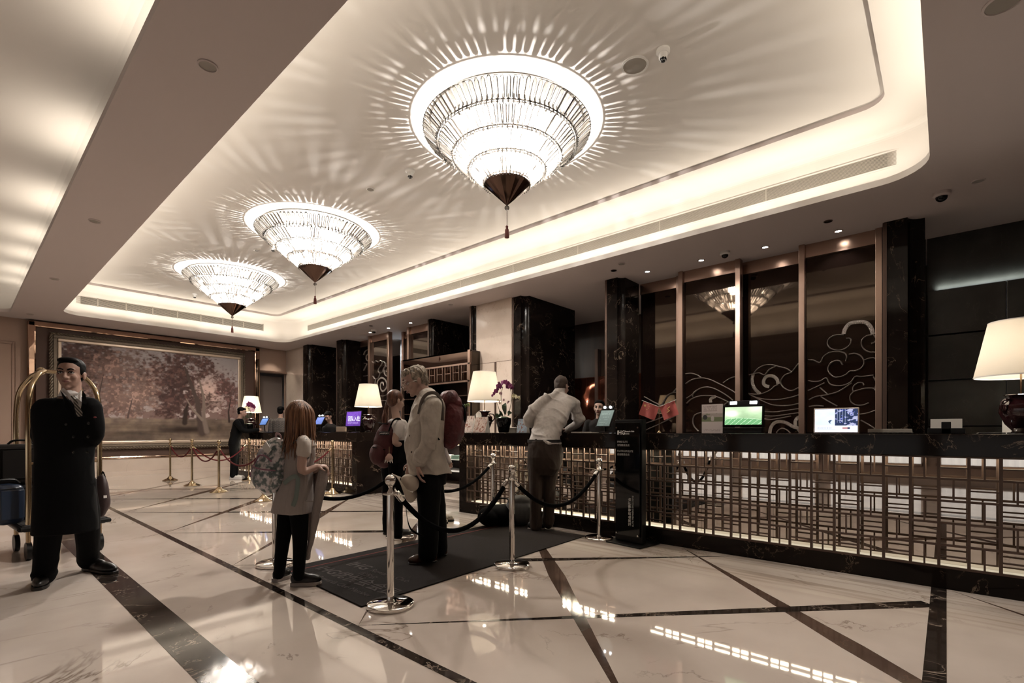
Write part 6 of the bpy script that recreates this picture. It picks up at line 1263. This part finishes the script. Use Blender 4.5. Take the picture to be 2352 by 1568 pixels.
bm = B(); loft(bm, tor, f); limb(bm, [an[0], an[1], J(1228, 978, .34)], [.072, .066, .05]); limb(bm, af, [.072, .066, .048]); limb(bm, [J(1278, 910, .31), J(1246, 922, .22)], [.065, .075]); limb(bm, [J(1292, 911, .31), J(1314, 926, .31)], [.065, .075]); limb(bm, [J(1286, 898, .36), J(1285, 908, .34)], [.068, .075]); fuse('shirt', bm, 'shirtman', wm, .008, 2, folds(.012, 15, 21, .9))
bm = B(); loft(bm, [(J(1250, 1013, .02), .195, .14), (J(1251, 1024, .01), .198, .145), (J(1251, 1050, -.02), .205, .16), (J(1250, 1075, -.02), .19, .15), (J(1248, 1090, -.02), .15, .12)], f); limb(bm, l1, [.112, .080, .064]); limb(bm, l2, [.108, .078, .062]); fuse('trousers', bm, 'trouserbr', wm, .008, 2, folds(.013, 12, 22, .4))
bm = B(); loft(bm, [(J(1250, 1009, .025), .197, .142), (J(1250, 1016, .02), .199, .145)], f); part('belt', bm, 'shoeb', wm)
shoe(wm, at(1212, 1215, z=0), at(1252, 1216, z=0), .048, .09, 'shoeb', 'sole', .02); shoe(wm, at(1244, 1212, z=0), at(1272, 1200, z=0), .048, .09, 'shoeb', 'sole', .02)

# ------------------------------------------------------------------ simpler standing figures farther back
def stander(lab, px, D, hgt, f, top, bottom, hairm, lean=.0, arms=None, female=False, shoes=('shoeb', 'shoeb'), face=True, skinm='skin', headdown=0, bun=False, lip='lip', base=None, vox=.009, long_coat=False, jacket_label='jacket'):
    f = Vector(f).normalized(); s = Vector((f.y, -f.x, 0)); b = Vector(base) if base is not None else Vector((at(px, 990, d=D).x, at(px, 990, d=D).y, 0)); k = hgt / 1.75
    t = thing('person', lab, 'person', b); Z = lambda z, off=0, sd=0: b + UP * z * k + f * (off + lean * max(0, z - .9) / .8) * k + s * sd * k
    hc = Z(1.64, .02 + headdown * .04); fh = f - UP * headdown; uh = UP + f * headdown
    bm = B(); P, A, R, q = headblobs(bm, hc, .232 * k, fh, uh, Z(1.47), .052 * k, not female)
    sh = .155 if female else .19; tor = [(Z(1.48), .06 * k, .055 * k), (Z(1.44), sh * .8 * k, .085 * k), (Z(1.38), sh * 1.05 * k, .11 * k), (Z(1.20), sh * .95 * k, .12 * k), (Z(1.05), sh * .85 * k, .115 * k), (Z(.92), sh * .95 * k, .125 * k), (Z(.84), sh * .95 * k, .125 * k)]
    if long_coat: tor += [(Z(.70), sh * 1.05 * k, .14 * k)]
    loft(bm, tor[:7], f, k=.86); AA = []
    for i, sd in ((0, -1), (1, 1)):
        a = (arms or {}).get(sd) or [(1.40, 0, sd * (sh + .02)), (1.12, .0, sd * (sh + .06)), (.92, .12, sd * (sh + .02))]; a = [Z(*x) for x in a]; AA.append(a); limb(bm, a, [.045 * k, .038 * k, .026 * k]); d = (a[2] - a[1]).normalized(); hand(bm, a[2], d, -s * sd + f * .1, f, .5, .95 * k)
    LL = []
    for sd in (-1, 1): a = [Z(.86, 0, sd * .09), Z(.46, .01, sd * .10), Z(.09, -.01, sd * .11)]; a[0] = b + UP * .86 * k + s * sd * .09 * k; LL.append(a); limb(bm, a, [.085 * k, .056 * k, .04 * k])
    fuse('body', bm, skinm, t, vox, 2)
    if face: facebits(P, A, R, q, t, None, lip=lip, brow=hairm)
    bm = B(); ell(bm, P(0, -.026, .052), R(.082, .096, .076), A, 20); ell(bm, P(0, -.054, .0), R(.075, .056, .078), A, 16); ell(bm, P(0, .026, .088), R(.066, .054, .028), A, 14)
    if bun: ell(bm, P(0, -.115, .0), R(.04, .035, .04), A, 12)
    fuse('hair', bm, hairm, t, .007, 2)
    bm = B(); loft(bm, tor, f)
    for a in AA: limb(bm, a, [.066 * k, .058 * k, .042 * k])
    fuse(jacket_label, bm, top, t, .011, 2, folds(.005, 12, int(px)))
    bm = B(); loft(bm, [(Z(.95, 0), sh * .93 * k, .12 * k), (b + UP * .84 * k, sh * .95 * k, .125 * k), (b + UP * .76 * k, sh * .8 * k, .11 * k)], f)
    for a in LL: limb(bm, a, [.100 * k, .078 * k, .066 * k])
    fuse('trousers', bm, bottom, t, .011, 2, folds(.005, 12, int(px) + 1))
    for sd in (-1, 1): p = b + s * sd * .11 * k; shoe(t, p - f * .08, p + f * .20, .045, .085, shoes[0], shoes[1], .022)
    return t, Z, P, A, R
J = Fig(6.5)
t, Z, P, A, R = stander('receptionist with red lipstick in a dark uniform behind the nearer counter', 1377, 6.62, 1.56, -FW * .9 - RT * .38, 'suit', 'suit', 'hairblack', female=True, skinm='skin_d', bun=True, lip='lipred', vox=.006, arms={-1: [(1.40, 0, -.17), (1.15, .05, -.22), (.98, .25, -.12)], 1: [(1.40, 0, .17), (1.15, .05, .22), (.98, .25, .12)]})
t, Z, P, A, R = stander('man in a black coat and white trainers leaning on the far counter', 545, 12.0, 1.72, RT * .93 + FW * .25, 'coatblack', 'coatblack', 'hairblack', lean=.16, shoes=('shoew', 'shoew'), headdown=.15, skinm='skin', base=(4.50, 12.92, 0), arms={1: [(1.38, 0, .19), (1.18, .22, .22), (1.20, .48, .10)], -1: [(1.38, 0, -.19), (1.16, .18, -.22), (1.20, .44, -.12)]}, vox=.010)
t, Z, P, A, R = stander('staff member in dark plaid seen from behind at the far counter', 645, 12.3, 1.76, FW * .95 - RT * .1, 'plaid', 'suit', 'hairblack', face=False, vox=.011)
t, Z, P, A, R = stander('receptionist bent over papers behind the far counter by the purple sign', 768, 10.8, 1.56, -FW * .9 - RT * .2, 'suit', 'suit', 'hairblack', female=True, lean=.25, headdown=.5, vox=.009, arms={-1: [(1.36, 0, -.17), (1.12, .05, -.2), (.92, .25, -.12)], 1: [(1.36, 0, .17), (1.12, .05, .2), (.92, .25, .12)]})
t, Z, P, A, R = stander('child in mottled pale trousers mostly hidden behind the beige jacket', 1018, 6.2, 1.42, RT * .9 - FW * .3, 'knit', 'camo', 'hairbrown', shoes=('camo', 'suit'), base=(4.06, 4.86, 0), vox=.010)

# ------------------------------------------------------------------ dark holdall by the counter
hb = thing('holdall', 'black fabric holdall lying on the mat by the counter', 'bag', (J(1160, 1200).x, J(1160, 1200).y, 0)); a = at(1108, 1216, z=.0); b_ = at(1205, 1208, z=0); d = (b_ - a).normalized(); sd = Vector((-d.y, d.x, 0)); L = (b_ - a).length; cb = (a + b_) / 2 + sd * (.14 if sd.dot(FW) > 0 else -.14)
bm = B(); ell(bm, cb + UP * .135, (L * .52, .16, .125), (d, sd, UP), 26); ell(bm, cb + UP * .12 + d * L * .25, (L * .28, .17, .115), (d, sd, UP), 20); ell(bm, cb + UP * .12 - d * L * .25, (L * .27, .165, .115), (d, sd, UP), 20); fuse('bag_body', bm, mat('black_nylon', (.0025, .0025, .003), .8, spec=.05), hb, .009, 3, folds(.010, 12, 31))
bm = B(); tube(bm, cr([cb + UP * .24 - d * .15, cb + UP * .33 - d * .08 - sd * .05, cb + UP * .33 + d * .08 - sd * .05, cb + UP * .24 + d * .15], 5), .010, 8); part('carry_handle', bm, 'coatblack', hb); bm = B(); tube(bm, [cb + UP * .262 - d * .25, cb + UP * .262 + d * .25], .004, 6); part('zip_line', bm, 'grille', hb)
bm = B(); ell(bm, cb - d * L * .40 + UP * .18 - FW * .13, (.012, .012, .012)); part('buckle', bm, 'chrome', hb)
b2 = thing('shoulder_bag', 'grey shoulder bag leaning against the counter behind the holdall', 'bag', (at(1195, 1165, d=6.0).x, at(1195, 1165, d=6.0).y, 0)); c = at(1196, 1150, d=5.98); bm = B(); ell(bm, Vector((c.x, c.y, .17)), (.20, .11, .165), (RT, FW, UP), 22); ell(bm, Vector((c.x, c.y, .30)), (.15, .08, .08), (RT, FW, UP), 18); fuse('bag_body', bm, mat('grey_canvas_bag', (.05, .047, .044), .8), b2, .009, 3, folds(.010, 12, 33)); bm = B(); tube(bm, cr([Vector((c.x, c.y, .3)) - RT * .14, Vector((c.x, c.y, .42)), Vector((c.x, c.y, .3)) + RT * .14], 6), .009, 8, .5); part('bag_strap', bm, 'coatblack', b2)

# ------------------------------------------------------------------ luggage trolley with bags
J = Fig(4.45)
tc = thing('luggage_cart', 'brass birdcage luggage trolley behind the bellman', 'luggage cart', (at(130, 1240, d=4.5).x, at(130, 1240, d=4.5).y, 0))
cc = FW * 4.765 + RT * -4.388; cx_, cy_ = cc.x, cc.y; u = (RT * .6 + FW * .8).normalized(); v = (FW * .6 - RT * .8).normalized(); hx, hy = .25, .275
C3 = lambda a, b, z: Vector((cx_, cy_, 0)) + u * a + v * b + UP * z
bm = B(); obox(bm, C3(0, 0, .285), (u, v, UP), (hx + .05, hy + .05, .03)); part('deck', bm, mat('black_carpet_deck', (.012, .010, .010), .9), tc, smooth=False, bev=.02)
bm = B(); P = [C3(a, b, .285) for a, b in ((-hx - .06, -hy - .06), (hx + .06, -hy - .06), (hx + .06, hy + .06), (-hx - .06, hy + .06), (-hx - .06, -hy - .06))]; tube(bm, P, .022, 10); part('bumper', bm, 'blackmetal', tc)
for a in (-1, 1):
    for b in (-1, 1):
        bm = B(); tube(bm, [C3(a * hx, b * hy, .255), C3(a * hx, b * hy, .13)], .018, 10); w_ = part('caster_fork', bm, 'brass_d', tc); bm = B(); tube(bm, [C3(a * hx - .018, b * hy, .08), C3(a * hx + .018, b * hy, .08)], .079, 24); part('wheel', bm, 'blackmetal', w_)
        top = 1.47; P = [C3(a * hx, b * hy, .31), C3(a * hx, b * hy, .8), C3(a * hx, b * hy, 1.30), C3(a * hx * .92, b * hy * .9, 1.53), C3(a * hx * .66, b * hy * .55, 1.67), C3(a * hx * .42, b * hy * .12, 1.72)]
        bm = B(); tube(bm, cr(P, 6), .021, 14); part('upright_tube', bm, 'brass', tc)
bm = B(); tube(bm, [C3(-hx * .46, 0, 1.72), C3(hx * .46, 0, 1.72)], .019, 12); part('hanger_rail', bm, 'brass', tc)
for a in (-1, 1): bm = B(); ell(bm, C3(a * hx * .48, 0, 1.72), (.035, .035, .035)); part('rail_knob', bm, 'brass', tc)
for b in (-1, 1): bm = B(); tube(bm, [C3(-hx, b * hy, .86), C3(hx, b * hy, .86)], .011, 10); part('side_rail', bm, 'brass_d', tc)
M['caseb'] = mat('black_suitcase', (.007, .006, .006), .6, spec=.2); M['navy'] = mat('navy_vinyl', (.012, .022, .045), .3)
def case(lab, c, hs, m, nm='suitcase', rot=0, soft=False):
    t = thing(nm, lab, 'luggage', (c[0], c[1], c[2] - hs[2])); a = (u * math.cos(rot) + v * math.sin(rot)); b = (v * math.cos(rot) - u * math.sin(rot)); c = Vector(c)
    bm = B(); obox(bm, c, (a, b, UP), hs); o = part('shell', bm, m, t, bev=.04 if not soft else .06); o.modifiers['bevel'].segments = 4
    bm = B(); tube(bm, cr([c + UP * hs[2] - a * .09, c + UP * (hs[2] + .035) - a * .05, c + UP * (hs[2] + .035) + a * .05, c + UP * hs[2] + a * .09], 4), .010, 8); part('carry_handle', bm, 'blackmetal', t)
    bm = B(); obox(bm, c - b * (hs[1] + .004), (a, b, UP), (hs[0] * .78, .008, hs[2] * .72)); part('front_panel', bm, m, t, bev=.006)
    bm = B(); z = c + UP * hs[2] * .8 - b * (hs[1] + .006); tube(bm, [z - a * hs[0] * .85, z + a * hs[0] * .85], .004, 6); part('zip_line', bm, 'suit', t)
    return t
k = at(84, 1150, d=4.85); case('large black suitcase lying flat as the lowest on the trolley deck', (k.x, k.y, .317 + .168), (.26, .22, .168), 'caseb')
k = at(48, 1062, d=4.72); case('charcoal square case stacked on top of the trolley luggage', (k.x, k.y, .655 + .185), (.19, .17, .185), mat('charcoal_case', (.014, .012, .011), .75, spec=.1))
nv = at(14, 1155, d=4.42); case('navy glossy holdall at the left edge behind the bellman', (nv.x, nv.y, .317 + .18), (.10, .12, .18), 'navy', 'holdall', .2, True)
rb_ = at(233, 1138, d=4.72); t = thing('backpack', 'small dark backpack hanging at the bellman\'s left side on the trolley', 'backpack', (rb_.x, rb_.y, .3)); bm = B(); ell(bm, rb_, (.055, .12, .205), (u, v, UP), 22); ell(bm, rb_ + u * .01 - UP * .05, (.055, .11, .12), (u, v, UP), 18); fuse('bag_body', bm, mat('dark_red_black_nylon', (.022, .008, .009), .6), t, .008, 2); bm = B(); obox(bm, rb_ - v * .118 + UP * -.0, (u, v, UP), (.012, .006, .012)); part('reflective_tab', bm, 'print', t, smooth=False); bm = B(); tube(bm, cr([rb_ + UP * .17, rb_ + UP * .23 + u * .01, rb_ + UP * .17 + u * .03], 4), .006, 6); part('grab_handle', bm, 'coatblack', t)
